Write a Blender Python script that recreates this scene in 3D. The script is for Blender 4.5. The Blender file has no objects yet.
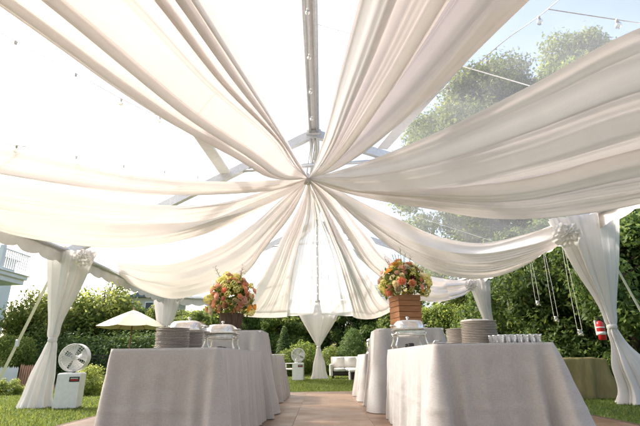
import bpy, math, random
import numpy as np
from mathutils import Vector, Matrix

# ------------------------------------------------------------------ camera, sky, sun, exposure
SC = bpy.context.scene
COL = SC.collection
CAM = Vector((0.0, 0.0, 0.69))
PITCH, ROLL, FPX = math.radians(18.8), math.radians(0.8), 427.0
FW = Vector((0, math.cos(PITCH), math.sin(PITCH)))
UP = Vector((0, -math.sin(PITCH), math.cos(PITCH)))
RT = Vector((1, 0, 0))
cr, sr = math.cos(ROLL), math.sin(ROLL)
cam_d = bpy.data.cameras.new('camera')
cam = bpy.data.objects.new('camera', cam_d)
COL.objects.link(cam)
cx, cy = RT*cr - UP*sr, RT*sr + UP*cr
M = Matrix((cx, cy, -FW)).transposed().to_4x4()
M.translation = CAM
cam.matrix_world = M
cam_d.sensor_width = 36.0
cam_d.lens = 36.0*FPX/640.0
cam_d.clip_start, cam_d.clip_end = 0.05, 2000
SC.camera = cam

SUN_AZ, SUN_EL = math.radians(-62), math.radians(41)      # azimuth from +Y towards +X (negative: to the left)
SUNV = Vector((math.sin(SUN_AZ)*math.cos(SUN_EL), math.cos(SUN_AZ)*math.cos(SUN_EL), math.sin(SUN_EL)))
W = bpy.data.worlds.new('World'); SC.world = W; W.use_nodes = True
wn = W.node_tree.nodes; wl = W.node_tree.links
sky = wn.new('ShaderNodeTexSky'); sky.sky_type = 'NISHITA'; sky.sun_disc = False
sky.sun_elevation = SUN_EL; sky.sun_rotation = SUN_AZ
sky.air_density, sky.dust_density, sky.ozone_density = 1.0, 6.0, .4
wn['Background'].inputs['Strength'].default_value = 0.15
wl.new(sky.outputs['Color'], wn['Background'].inputs['Color'])
sd = bpy.data.lights.new('sun', 'SUN'); sd.energy = 2.0; sd.angle = math.radians(2.5); sd.color = (1, .965, .935)
so = bpy.data.objects.new('sun', sd); COL.objects.link(so)
so.rotation_euler = SUNV.to_track_quat('Z', 'Y').to_euler()
so.location = SUNV*60
SC.view_settings.view_transform = 'Standard'; SC.view_settings.look = 'None'
SC.view_settings.gamma = 1.0; SC.view_settings.exposure = 1.62
SC.render.engine = 'CYCLES'
SC.cycles.max_bounces = 10; SC.cycles.diffuse_bounces = 5; SC.cycles.transmission_bounces = 6
SC.cycles.transparent_max_bounces = 24
SC.cycles.caustics_reflective = SC.cycles.caustics_refractive = False

random.seed(7)
RNG = np.random.default_rng(11)
GZ = -0.18                                   # lawn level; the dance floor's top is z = 0

# ------------------------------------------------------------------ helpers
def ray(px, py):
    """direction through a point of the 640x426 photograph, scaled to one metre forward (+Y)"""
    X, Y = (px-320)/FPX, -(py-213)/FPX
    x, y = X*cr + Y*sr, -X*sr + Y*cr
    d = FW + RT*x + UP*y
    return d / d.y
def at(px, py, d):  return CAM + ray(px, py)*d
def atz(px, py, z):
    r = ray(px, py); return CAM + r*((z-CAM.z)/r.z)
def atx(px, py, x):
    r = ray(px, py); return CAM + r*(x/r.x)

def mesh(name, V, F, smooth=True, mats=None):
    me = bpy.data.meshes.new(name)
    me.from_pydata([tuple(v) for v in V], [], [tuple(f) for f in F])
    me.update()
    if smooth: me.polygons.foreach_set('use_smooth', [True]*len(me.polygons))
    return me
def qmesh(name, V, Q, smooth=False):
    V = np.asarray(V, dtype=np.float32); Q = np.asarray(Q, dtype=np.int32)
    k = Q.shape[1]
    me = bpy.data.meshes.new(name)
    me.vertices.add(len(V)); me.vertices.foreach_set('co', V.ravel())
    me.loops.add(Q.size); me.loops.foreach_set('vertex_index', Q.ravel())
    me.polygons.add(len(Q)); me.polygons.foreach_set('loop_start', np.arange(0, Q.size, k, dtype=np.int32))
    me.polygons.foreach_set('loop_total', np.full(len(Q), k, dtype=np.int32))
    if smooth: me.polygons.foreach_set('use_smooth', np.ones(len(Q), dtype=bool))
    me.update(calc_edges=True); me.validate()
    return me
def link(name, me, mat=None, parent=None, loc=None, rot=None, scale=None):
    o = bpy.data.objects.new(name, me); COL.objects.link(o)
    if mat is not None and me is not None and not me.materials: me.materials.append(mat)
    if parent is not None: o.parent = parent
    if loc is not None: o.location = loc
    if rot is not None: o.rotation_euler = rot
    if scale is not None: o.scale = scale
    return o
def tag(o, label=None, cat=None, group=None, kind=None):
    if label: o['label'] = label
    if cat: o['category'] = cat
    if group: o['group'] = group
    if kind: o['kind'] = kind
    return o
def empty(name, loc=(0, 0, 0), rz=0.0):
    o = bpy.data.objects.new(name, None); COL.objects.link(o)
    o.location = loc; o.rotation_euler = (0, 0, rz); o.empty_display_size = .1
    return o
def copy_tree(o, parent=None):
    c = o.copy(); COL.objects.link(c)
    if parent is not None: c.parent = parent
    for ch in list(o.children): copy_tree(ch, c)
    return c

class MB:
    def __init__(s): s.V = []; s.F = []
    def add(s, V, F):
        n = len(s.V); s.V += [tuple(v) for v in V]; s.F += [tuple(i+n for i in f) for f in F]; return s
    def box(s, c, d, rz=0.0, bev=0.0, taper=1.0):
        cx_, cy_, cz = c; a, b, h = d[0]/2, d[1]/2, d[2]/2
        if bev <= 0:
            P = [(sx*a*(taper if sz > 0 else 1), sy*b*(taper if sz > 0 else 1), sz*h) for sz in (-1, 1) for sx, sy in ((-1,-1),(1,-1),(1,1),(-1,1))]
            F = [(3,2,1,0),(4,5,6,7),(0,1,5,4),(1,2,6,5),(2,3,7,6),(3,0,4,7)]
        else:
            P = []; e = bev
            for z, k in ((-h, e), (-h+e, 0), (h-e, 0), (h, e)):
                t = taper if z > 0 else 1
                P += [((-a+k)*t, (-b+k)*t, z), ((a-k)*t, (-b+k)*t, z), ((a-k)*t, (b-k)*t, z), ((-a+k)*t, (b-k)*t, z)]
            F = [(3,2,1,0), (12,13,14,15)]
            for r in range(3):
                for i in range(4):
                    j = (i+1) % 4; F.append((r*4+i, r*4+j, r*4+4+j, r*4+4+i))
        c_, s_ = math.cos(rz), math.sin(rz)
        return s.add([(cx_+x*c_-y*s_, cy_+x*s_+y*c_, cz+z) for x, y, z in P], F)
    def tube(s, pts, r, n=8, cap=True):
        pts = [Vector(p) for p in pts]; m = len(pts)
        rr = r if isinstance(r, (list, tuple)) else [r]*m
        V = []; prev = None
        for i, p in enumerate(pts):
            t = (pts[min(i+1, m-1)] - pts[max(i-1, 0)])
            t = t.normalized() if t.length > 1e-9 else Vector((0, 0, 1))
            if prev is None:
                a = Vector((0, 0, 1)) if abs(t.z) < .9 else Vector((1, 0, 0))
                u = t.cross(a).normalized()
            else:
                u = (prev - t*prev.dot(t)); u = u.normalized() if u.length > 1e-6 else t.orthogonal().normalized()
            prev = u; w = t.cross(u)
            for k in range(n):
                an = 2*math.pi*k/n; V.append(p + (u*math.cos(an) + w*math.sin(an))*rr[i])
        F = [(i*n+k, i*n+(k+1) % n, (i+1)*n+(k+1) % n, (i+1)*n+k) for i in range(m-1) for k in range(n)]
        if cap: F += [tuple(range(n-1, -1, -1)), tuple((m-1)*n+k for k in range(n))]
        return s.add(V, F)
    def lathe(s, prof, n=20, c=(0, 0, 0)):
        V = []; F = []
        for r, z in prof:
            for k in range(n):
                a = 2*math.pi*k/n; V.append((c[0]+r*math.cos(a), c[1]+r*math.sin(a), c[2]+z))
        m = len(prof)
        F = [(i*n+k, i*n+(k+1) % n, (i+1)*n+(k+1) % n, (i+1)*n+k) for i in range(m-1) for k in range(n)]
        if prof[0][0] > 1e-4: F.append(tuple(range(n-1, -1, -1)))
        if prof[-1][0] > 1e-4: F.append(tuple((m-1)*n+k for k in range(n)))
        return s.add(V, F)
    def torus(s, c, R, r, axis='y', n=32, m=6):
        V = []
        for i in range(n):
            a = 2*math.pi*i/n
            for j in range(m):
                b = 2*math.pi*j/m; q = R + r*math.cos(b); w = r*math.sin(b)
                p = (q*math.cos(a), w, q*math.sin(a)) if axis == 'y' else (q*math.cos(a), q*math.sin(a), w)
                V.append((c[0]+p[0], c[1]+p[1], c[2]+p[2]))
        F = [(i*m+j, i*m+(j+1) % m, ((i+1) % n)*m+(j+1) % m, ((i+1) % n)*m+j) for i in range(n) for j in range(m)]
        return s.add(V, F)
    def me(s, name, smooth=False): return mesh(name, s.V, s.F, smooth)
    def build(s, name, mat, parent=None, smooth=False, **k): return link(name, s.me(name, smooth), mat, parent, **k)

def catmull(P, n):
    """smooth curve through P (finite-difference tangents over chord length), resampled evenly"""
    P = np.array([np.array(p, float) for p in P])
    k = np.r_[0, np.cumsum(np.maximum(np.linalg.norm(np.diff(P, axis=0), axis=1), 1e-5))]
    m = np.zeros_like(P); dl = np.diff(P, axis=0)/np.diff(k)[:, None]
    m[0], m[-1] = dl[0], dl[-1]
    for i in range(1, len(P)-1):
        h0, h1 = k[i]-k[i-1], k[i+1]-k[i]; m[i] = (dl[i-1]*h1 + dl[i]*h0)/(h0+h1)
    fine = []
    for i in range(len(P)-1):
        h = k[i+1]-k[i]
        for t in np.linspace(0, 1, 24, endpoint=False):
            fine.append((2*t**3-3*t*t+1)*P[i] + (t**3-2*t*t+t)*h*m[i] + (-2*t**3+3*t*t)*P[i+1] + (t**3-t*t)*h*m[i+1])
    fine.append(P[-1]); fine = np.array(fine)
    s = np.r_[0, np.cumsum(np.linalg.norm(np.diff(fine, axis=0), axis=1))]
    q = np.linspace(0, s[-1], n)
    return np.stack([np.interp(q, s, fine[:, k_]) for k_ in range(3)], 1)

# ------------------------------------------------------------------ materials
def newmat(name):
    m = bpy.data.materials.new(name); m.use_nodes = True
    nt = m.node_tree
    return m, nt, nt.nodes, nt.links, nt.nodes['Principled BSDF'], nt.nodes['Material Output']
def noise_col(nt, c1, c2, scale, detail=4, coord='Object', stretch=None, lo=.3, hi=.7):
    n, l = nt.nodes, nt.links
    tc = n.new('ShaderNodeTexCoord'); no = n.new('ShaderNodeTexNoise'); no.inputs['Scale'].default_value = scale
    no.inputs['Detail'].default_value = detail
    if stretch:
        mp = n.new('ShaderNodeMapping'); mp.inputs['Scale'].default_value = stretch
        l.new(tc.outputs[coord], mp.inputs[0]); l.new(mp.outputs[0], no.inputs['Vector'])
    else: l.new(tc.outputs[coord], no.inputs['Vector'])
    r = n.new('ShaderNodeValToRGB'); r.color_ramp.elements[0].position = lo; r.color_ramp.elements[1].position = hi
    r.color_ramp.elements[0].color = (*c1, 1); r.color_ramp.elements[1].color = (*c2, 1)
    l.new(no.outputs['Fac'], r.inputs[0])
    return r.outputs['Color'], no.outputs['Fac']
def bump(nt, bs, src, strength, dist=.01):
    b = nt.nodes.new('ShaderNodeBump'); b.inputs['Strength'].default_value = strength; b.inputs['Distance'].default_value = dist
    nt.links.new(src, b.inputs['Height']); nt.links.new(b.outputs[0], bs.inputs['Normal']); return b
def simple(name, c1, c2=None, rough=.5, metal=0, scale=8, bmp=0.0, stretch=None, spec=.5, bdist=.01):
    m, nt, n, l, bs, out = newmat(name)
    c2 = c2 or tuple(x*.82 for x in c1)
    col, fac = noise_col(nt, c2, c1, scale, stretch=stretch)
    l.new(col, bs.inputs['Base Color'])
    bs.inputs['Roughness'].default_value = rough; bs.inputs['Metallic'].default_value = metal
    bs.inputs['Specular IOR Level'].default_value = spec
    if bmp: bump(nt, bs, fac, bmp, bdist)
    return m
def fabric_sheer(name, col, trans_col, transl=.5, clear=.06, weave=900):
    m, nt, n, l, bs, out = newmat(name); n.remove(bs)
    d = n.new('ShaderNodeBsdfDiffuse'); t = n.new('ShaderNodeBsdfTranslucent'); tr = n.new('ShaderNodeBsdfTransparent')
    c, f = noise_col(nt, tuple(x*.95 for x in col), col, 3)
    l.new(c, d.inputs['Color']); t.inputs['Color'].default_value = (*trans_col, 1)
    d.inputs['Roughness'].default_value = .6
    wv = n.new('ShaderNodeTexNoise'); wv.inputs['Scale'].default_value = 26; wv.inputs['Detail'].default_value = 6
    tc = n.new('ShaderNodeTexCoord'); l.new(tc.outputs['Object'], wv.inputs['Vector'])
    b = n.new('ShaderNodeBump'); b.inputs['Strength'].default_value = .2; b.inputs['Distance'].default_value = .015
    l.new(wv.outputs['Fac'], b.inputs['Height']); l.new(b.outputs[0], d.inputs['Normal']); l.new(b.outputs[0], t.inputs['Normal'])
    a = n.new('ShaderNodeMixShader'); a.inputs[0].default_value = transl
    l.new(d.outputs[0], a.inputs[1]); l.new(t.outputs[0], a.inputs[2])
    e = n.new('ShaderNodeMixShader'); e.inputs[0].default_value = clear
    l.new(a.outputs[0], e.inputs[1]); l.new(tr.outputs[0], e.inputs[2]); l.new(e.outputs[0], out.inputs[0])
    return m
def leaf_mat(name, ca, cb, cc, transl=.35, rough=.6):
    m, nt, n, l, bs, out = newmat(name)
    g = n.new('ShaderNodeNewGeometry'); r = n.new('ShaderNodeValToRGB')
    e = r.color_ramp.elements; e[0].color = (*ca, 1); e[1].color = (*cc, 1); k = e.new(.55); k.color = (*cb, 1)
    l.new(g.outputs['Random Per Island'], r.inputs[0])
    oi = n.new('ShaderNodeObjectInfo'); hs = n.new('ShaderNodeHueSaturation')
    mr = n.new('ShaderNodeMapRange'); mr.inputs[3].default_value = .8; mr.inputs[4].default_value = 1.2
    l.new(oi.outputs['Random'], mr.inputs[0]); l.new(mr.outputs[0], hs.inputs['Value']); l.new(r.outputs[0], hs.inputs['Color'])
    l.new(hs.outputs[0], bs.inputs['Base Color']); bs.inputs['Roughness'].default_value = rough; bs.inputs['Specular IOR Level'].default_value = .3
    t = n.new('ShaderNodeBsdfTranslucent'); mx = n.new('ShaderNodeMixShader'); mx.inputs[0].default_value = transl
    br = n.new('ShaderNodeHueSaturation'); br.inputs['Value'].default_value = 1.5; br.inputs['Hue'].default_value = .485
    l.new(hs.outputs[0], br.inputs['Color']); l.new(br.outputs[0], t.inputs['Color'])
    l.new(bs.outputs[0], mx.inputs[1]); l.new(t.outputs[0], mx.inputs[2]); l.new(mx.outputs[0], out.inputs[0])
    return m
MT = {}
MT['drape'] = fabric_sheer('white voile', (.90, .89, .89), (.84, .74, .69), .25, .03)
MT['sheer'] = fabric_sheer('thin white voile', (.88, .87, .85), (.90, .86, .80), .5, .22)
MT['curtain'] = fabric_sheer('white curtain cloth', (.86, .85, .84), (.82, .78, .74), .34, .04)
def vinyl():
    m, nt, n, l, bs, out = newmat('clear roof vinyl'); n.remove(bs)
    tr = n.new('ShaderNodeBsdfTransparent'); tr.inputs[0].default_value = (.97, .975, .98, 1)
    d = n.new('ShaderNodeBsdfDiffuse'); t = n.new('ShaderNodeBsdfTranslucent'); g = n.new('ShaderNodeBsdfGlossy')
    d.inputs[0].default_value = t.inputs[0].default_value = (.9, .9, .9, 1); g.inputs['Roughness'].default_value = .12
    a = n.new('ShaderNodeMixShader'); l.new(d.outputs[0], a.inputs[1]); l.new(t.outputs[0], a.inputs[2]); a.inputs[0].default_value = .6
    c, f = noise_col(nt, (.13, .13, .13), (.27, .27, .27), .8, 5)
    b = n.new('ShaderNodeMixShader'); l.new(c, b.inputs[0]); l.new(tr.outputs[0], b.inputs[1]); l.new(a.outputs[0], b.inputs[2])
    fr = n.new('ShaderNodeFresnel'); fr.inputs[0].default_value = 1.35
    ml = n.new('ShaderNodeMath'); ml.operation = 'MULTIPLY'; ml.inputs[1].default_value = .5; l.new(fr.outputs[0], ml.inputs[0])
    e = n.new('ShaderNodeMixShader'); l.new(ml.outputs[0], e.inputs[0]); l.new(b.outputs[0], e.inputs[1]); l.new(g.outputs[0], e.inputs[2])
    l.new(e.outputs[0], out.inputs[0]); return m
MT['vinyl'] = vinyl()
def clear_glass(name, tint=(.95, .97, .97), mixg=.16):
    m, nt, n, l, bs, out = newmat(name); n.remove(bs)
    tr = n.new('ShaderNodeBsdfTransparent'); tr.inputs[0].default_value = (*tint, 1)
    g = n.new('ShaderNodeBsdfGlossy'); g.inputs['Roughness'].default_value = .03
    lw = n.new('ShaderNodeLayerWeight'); lw.inputs[0].default_value = .35
    ad = n.new('ShaderNodeMath'); ad.inputs[1].default_value = mixg; l.new(lw.outputs['Facing'], ad.inputs[0])
    ad.use_clamp = True
    e = n.new('ShaderNodeMixShader'); l.new(ad.outputs[0], e.inputs[0]); l.new(tr.outputs[0], e.inputs[1]); l.new(g.outputs[0], e.inputs[2])
    l.new(e.outputs[0], out.inputs[0]); return m
MT['glass'] = clear_glass('clear glass')
def linen():
    m, nt, n, l, bs, out = newmat('oatmeal linen')
    tc = n.new('ShaderNodeTexCoord')
    def thread(sc):
        mp = n.new('ShaderNodeMapping'); mp.inputs['Scale'].default_value = sc
        no = n.new('ShaderNodeTexNoise'); no.inputs['Scale'].default_value = 1; no.inputs['Detail'].default_value = 3
        l.new(tc.outputs['Object'], mp.inputs[0]); l.new(mp.outputs[0], no.inputs['Vector']); return no.outputs['Fac']
    a, b = thread((30, 30, 520)), thread((520, 520, 30))
    ad = n.new('ShaderNodeMath'); l.new(a, ad.inputs[0]); l.new(b, ad.inputs[1])
    r = n.new('ShaderNodeValToRGB'); r.color_ramp.elements[0].position = .7; r.color_ramp.elements[1].position = 1.3 if False else 1.0
    r.color_ramp.elements[0].color = (.38, .365, .345, 1); r.color_ramp.elements[1].color = (.48, .462, .44, 1)
    hf = n.new('ShaderNodeMath'); hf.operation = 'MULTIPLY'; hf.inputs[1].default_value = .85; l.new(ad.outputs[0], hf.inputs[0])
    l.new(hf.outputs[0], r.inputs[0]); l.new(r.outputs[0], bs.inputs['Base Color'])
    bs.inputs['Roughness'].default_value = .9; bs.inputs['Specular IOR Level'].default_value = .2
    bs.inputs['Sheen Weight'].default_value = .25
    big = n.new('ShaderNodeTexNoise'); big.inputs['Scale'].default_value = 5; big.inputs['Distortion'].default_value = 1.2; big.inputs['Detail'].default_value = 5; l.new(tc.outputs['Object'], big.inputs['Vector'])
    b1 = bump(nt, bs, ad.outputs[0], .2, .002)
    b2 = n.new('ShaderNodeBump'); b2.inputs['Strength'].default_value = .3; b2.inputs['Distance'].default_value = .02
    l.new(big.outputs['Fac'], b2.inputs['Height']); l.new(b2.outputs[0], b1.inputs['Normal'])
    return m
MT['linen'] = linen()
MT['alu'] = simple('brushed aluminium tube', (.66, .66, .66), (.55, .55, .55), .4, .5, 20)
MT['white_metal'] = simple('white painted metal', (.80, .79, .78), (.72, .71, .69), .45, 0, 12)
MT['valance'] = simple('white valance vinyl', (.72, .69, .65), (.60, .57, .52), .5, 0, 4)
MT['strap'] = simple('webbing strap', (.72, .66, .48), (.6, .54, .38), .8, 0, 60)
MT['black'] = simple('black plastic', (.025, .025, .025), (.015, .015, .015), .5, 0, 10)
MT['iron'] = simple('black iron', (.02, .02, .022), (.035, .03, .03), .5, .3, 20)
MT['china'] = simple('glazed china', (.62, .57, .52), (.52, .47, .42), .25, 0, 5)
MT['silver'] = simple('polished silver', (.80, .78, .74), (.62, .60, .56), .22, .9, 30, .05)
MT['dark_pan'] = simple('dark metal tray', (.05, .05, .05), (.03, .03, .03), .35, .5, 20)
MT['cedar'] = simple('orange cedar boards', (.42, .20, .09), (.27, .115, .05), .65, 0, 6, .3, (1, 1, 14), .3)
MT['bark_box'] = simple('dark weathered boards', (.13, .085, .06), (.07, .045, .03), .8, 0, 6, .4, (12, 12, 1), .3)
MT['floor_wood'] = None
MT['red'] = simple('red enamel', (.55, .02, .02), (.45, .015, .02), .3, 0, 6)
MT['paper'] = simple('white paper label', (.75, .73, .68), None, .7, 0, 20)
MT['tarp'] = simple('olive canvas tarp', (.27, .235, .10), (.22, .19, .08), .75, 0, 9, .8, (1, 1, .35), .3, .04)
MT['umb_a'] = simple('cream canvas', (.78, .70, .52), (.68, .60, .44), .85, 0, 9)
MT['umb_b'] = simple('tan canvas', (.62, .52, .36), (.53, .44, .30), .85, 0, 9)
MT['wood_red'] = simple('reddish picket wood', (.36, .19, .12), (.24, .12, .075), .8, 0, 5, .3, (8, 8, 1))
MT['wicker_w'] = simple('white wicker', (.74, .71, .66), (.58, .55, .50), .7, 0, 70, .6, None, .3)
MT['cushion'] = simple('off white cushion', (.80, .77, .72), (.72, .69, .64), .9, 0, 5)
MT['dark_gap'] = simple('under seat shade', (.05, .035, .025), (.03, .02, .015), .8, 0, 40, .4)  # dark colour standing in for the shade under sofa and ottoman seats
MT['house'] = simple('white clapboard', (.82, .81, .79), (.76, .75, .73), .7, 0, 1.5)
MT['trim'] = simple('white house trim', (.80, .79, .77), (.72, .71, .69), .5, 0, 3)
MT['door_br'] = simple('brown door', (.22, .11, .07), (.15, .075, .045), .5, 0, 3)
MT['slate'] = simple('blue grey shingles', (.13, .16, .19), (.09, .11, .135), .8, 0, 4, .3)
MT['brick'] = simple('house wall render', (.52, .47, .42), (.42, .38, .34), .85, 0, 2)
MT['window'] = simple('dark window glass', (.04, .05, .06), (.03, .035, .04), .08, 0, 1)
MT['mulch'] = simple('bark mulch', (.12, .065, .04), (.05, .028, .018), .95, 0, 30, 1, None, .2, .05)
MT['bark'] = simple('tree bark', (.12, .09, .065), (.06, .045, .03), .9, 0, 9, .8, (3, 3, .6), .2, .03)
MT['bulb'] = clear_glass('bulb glass', (.98, .95, .88), .22)
MT['string'] = simple('white cord', (.7, .68, .62), None, .8)
MT['wax'] = simple('candle wax', (.80, .74, .60), None, .5)
MT['leaf_dark'] = leaf_mat('dark glossy leaves', (.035, .07, .018), (.075, .13, .03), (.17, .23, .05), .45)
MT['leaf_mid'] = leaf_mat('mid green leaves', (.075, .125, .025), (.15, .21, .042), (.27, .31, .075), .5)
MT['leaf_light'] = leaf_mat('light green leaves', (.12, .17, .035), (.21, .26, .06), (.32, .36, .11), .55)
MT['leaf_conifer'] = leaf_mat('hedge leaves', (.045, .085, .022), (.08, .135, .035), (.13, .19, .05), .4)
MT['grass_blade'] = leaf_mat('lawn blades', (.07, .105, .02), (.12, .165, .03), (.19, .22, .055), .4)
def petal(name, c): return leaf_mat(name, tuple(x*.75 for x in c), c, tuple(min(1, x*1.15) for x in c), .3, .6)
MT['peach'] = petal('peach petals', (.88, .57, .35)); MT['coral'] = petal('coral petals', (.86, .48, .31))
MT['yellow'] = petal('yellow green petals', (.80, .76, .26)); MT['cream'] = petal('cream petals', (.90, .82, .62))
MT['pink'] = petal('blush pink petals', (.90, .64, .50)); MT['wine'] = petal('burgundy petals', (.20, .03, .04))
MT['gold'] = petal('golden petals', (.86, .58, .13))

def ground_mat():
    m, nt, n, l, bs, out = newmat('lawn')
    c, f = noise_col(nt, (.045, .085, .018), (.12, .17, .04), .9, 10)
    l.new(c, bs.inputs['Base Color']); bs.inputs['Roughness'].default_value = .95; bs.inputs['Specular IOR Level'].default_value = .1
    no = n.new('ShaderNodeTexNoise'); no.inputs['Scale'].default_value = 45; no.inputs['Detail'].default_value = 5
    tc = n.new('ShaderNodeTexCoord'); l.new(tc.outputs['Object'], no.inputs['Vector']); bump(nt, bs, no.outputs['Fac'], 1, .05)
    return m
def floor_mat():
    m, nt, n, l, bs, out = newmat('dance floor parquet')
    tc = n.new('ShaderNodeTexCoord'); br = n.new('ShaderNodeTexBrick'); br.inputs['Scale'].default_value = 1
    br.inputs['Brick Width'].default_value = .457; br.inputs['Row Height'].default_value = .0762; br.inputs['Mortar Size'].default_value = .0012
    br.inputs['Color1'].default_value = (.21, .128, .08, 1); br.inputs['Color2'].default_value = (.265, .168, .105, 1); br.inputs['Mortar'].default_value = (.14, .08, .05, 1)
    br.offset = .5
    l.new(tc.outputs['Object'], br.inputs['Vector'])
    oi = n.new('ShaderNodeObjectInfo'); hs = n.new('ShaderNodeHueSaturation'); mr = n.new('ShaderNodeMapRange')
    mr.inputs[3].default_value = .88; mr.inputs[4].default_value = 1.1
    l.new(oi.outputs['Random'], mr.inputs[0]); l.new(mr.outputs[0], hs.inputs['Value'])
    c, f = noise_col(nt, (.7, .7, .7), (1, 1, 1), 3, 6, stretch=(2, 16, 2))
    mx = n.new('ShaderNodeMix'); mx.data_type = 'RGBA'; mx.blend_type = 'MULTIPLY'; mx.inputs['Factor'].default_value = .6
    l.new(br.outputs['Color'], mx.inputs['A']); l.new(c, mx.inputs['B']); l.new(mx.outputs['Result'], hs.inputs['Color'])
    l.new(hs.outputs[0], bs.inputs['Base Color']); bs.inputs['Roughness'].default_value = .38
    c2, f2 = noise_col(nt, (.25, .25, .25), (.55, .55, .55), 2.2, 8); l.new(c2, bs.inputs['Roughness'])
    bump(nt, bs, f, .08, .004)
    return m
MT['floor_wood'] = floor_mat()

# ------------------------------------------------------------------ ground, lawn, dance floor
g = MB().add([(-400, -400, GZ), (400, -400, GZ), (400, 400, GZ), (-400, 400, GZ)], [(0, 1, 2, 3)]).build('ground', ground_mat())
tag(g, 'green lawn round the tent', kind='structure')

def grass():
    zones = [(-10.5, -3.1, 6.0, 17, 34000), (3.3, 8.5, 4.5, 12, 16000), (-4, 4.5, 10.3, 26, 42000)]
    V = []
    for x0, x1, y0, y1, n in zones:
        u = RNG.random(n)
        y = y0*(y1/y0)**u; x = x0 + (x1-x0)*RNG.random(n)
        h = .02 + .035*RNG.random(n); w = (.004 + .004*RNG.random(n))*(1 + .08*y); a = RNG.random(n)*6.283
        lx, ly = (RNG.random(n)-.5)*.06, (RNG.random(n)-.5)*.06
        V.append(np.stack([np.stack([x-w*np.cos(a), y-w*np.sin(a), np.full(n, GZ)], 1), np.stack([x+w*np.cos(a), y+w*np.sin(a), np.full(n, GZ)], 1),
                           np.stack([x+lx, y+ly, GZ+h], 1)], 1).reshape(-1, 3))
    V = np.concatenate(V); Q = np.arange(len(V)).reshape(-1, 3)
    tag(link('grass', qmesh('grass', V, Q), MT['grass_blade']), 'short mown grass blades of the lawn', 'grass', kind='stuff')
grass()

FX0, FX1, FY0, FY1 = -3.0, 3.22, -3.6, 10.1
fl = empty('dance_floor', (0, 0, GZ)); tag(fl, 'tan wooden dance floor laid under the tent', kind='structure')
MB().box(((FX0+FX1)/2, (FY0+FY1)/2, -.035-GZ-.07), (FX1-FX0-.02, FY1-FY0-.02, .14)).build('subfloor', MT['bark_box'], fl)
nx, ny = 7, 15
pw, ph = (FX1-FX0)/nx, (FY1-FY0)/ny
pm = MB().box((0, 0, 0), (pw-.0016, ph-.0016, .03), bev=.002).me('floor_panel'); pm.materials.append(MT['floor_wood'])
for i in range(nx):
    for j in range(ny):
        o = link('floor_panel', pm, None, fl, (FX0+pw*(i+.5), FY0+ph*(j+.5), -.015-GZ + random.uniform(-.0012, 0)))
        o.rotation_euler[2] = 0 if (i+j) % 2 else math.pi
for c_, d_ in ((((FX0+FX1)/2, FY1+.045, -.02-GZ), (FX1-FX0+.16, .085, .032)), ((FX0-.045, (FY0+FY1)/2, -.02-GZ), (.085, FY1-FY0, .032)), ((FX1+.045, (FY0+FY1)/2, -.02-GZ), (.085, FY1-FY0, .032))):
    MB().box(c_, d_, bev=.012).build('edge_trim', MT['bark_box'], fl)
# mulch bed at the lawn's left edge
mb = MB(); V = []; n = 40
cpt = Vector((-11.5, 17.0, GZ+.03))
V = [(cpt.x, cpt.y, GZ+.06)] + [(cpt.x+(4.6+.3*math.sin(3*a))*math.cos(a), cpt.y+(2.2+.25*math.sin(5*a+1))*math.sin(a), GZ+.004) for a in [2*math.pi*k/n for k in range(n)]]
mb.add(V, [(0, 1+k, 1+(k+1) % n) for k in range(n)])
tag(mb.build('flower_bed', MT['mulch']), 'brown bark mulch bed at the edge of the lawn', kind='structure')

# ------------------------------------------------------------------ the tent
TX = -.12; RZ = 5.85; EZ = 3.2
def ez(x): return 3.02 if x < -5 else (3.40 if x > 5 else 3.2)     # the lawn falls a little across the tent
LEGS_L = [(-5.75, -11.4), (-5.75, -4.6), (-5.75, 2.2), (-5.62, 9.3), (-5.95, 16.6)]
LEGS_R = [(5.6, -11.4), (5.6, -4.6), (5.6, 2.2), (5.58, 8.5), (5.58, 14.9)]
RIDGE = [-11.4, -4.6, 2.2, 8.9, 15.8]
END = [LEGS_L[-1], (-4.0, 19.3), (-.15, 20.2), (3.9, 19.0), LEGS_R[-1]]
tent = empty('frame_tent', (0, 0, GZ)); tag(tent, 'large frame tent with clear vinyl roof over the dance floor', 'tent')
def tp(x, y, z): return (x, y, z-GZ)
def bar(name, a, b, r, mat='alu', n=8): return MB().tube([tp(*a), tp(*b)], r, n).build(name, MT[mat], tent, smooth=True)
def beam(name, a, b, w, h, mat='alu'):
    a, b = Vector(tp(*a)), Vector(tp(*b)); t = (b-a).normalized(); s = t.cross(Vector((0, 0, 1))).normalized()*w/2; u = s.cross(t).normalized()*h/2
    P = [q + i*s + j*u for q in (a, b) for i, j in ((-1, -1), (1, -1), (1, 1), (-1, 1))]
    return MB().add(P, [(0, 1, 2, 3), (7, 6, 5, 4), (0, 4, 5, 1), (1, 5, 6, 2), (2, 6, 7, 3), (3, 7, 4, 0)]).build(name, MT[mat], tent)
RD = .16                                       # frame hangs this far under the vinyl
for i in range(4):
    a, b = RIDGE[i], RIDGE[i+1]
    for dx in (-.085, .085): bar('ridge_tube', (TX+dx, a, RZ-RD), (TX+dx, b, RZ-RD), .035)
    beam('ridge_channel', (TX, a, RZ-.07), (TX, b, RZ-.07), .26, .05, 'white_metal')
for i, y in enumerate(RIDGE):
    MB().box(tp(TX, y, RZ-RD), (.34, .22, .14), bev=.02).build('ridge_hub', MT['alu'], tent)
    for L in (LEGS_L[i], LEGS_R[i]):
        beam('rafter', (TX, y, RZ-RD), (L[0], L[1], ez(L[0])), .13, .19)
    q = [r.lerp(Vector((*L, ez(L[0]))), .33) for r, L in ((Vector((TX, y, RZ-RD)), LEGS_L[i]), (Vector((TX, y, RZ-RD)), LEGS_R[i]))]
    bar('collar_tie', q[0], q[1], .04)
for p in END[1:-1]: beam('rafter', (TX, RIDGE[-1], RZ-RD), (p[0], p[1], EZ), .10, .15)
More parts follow.
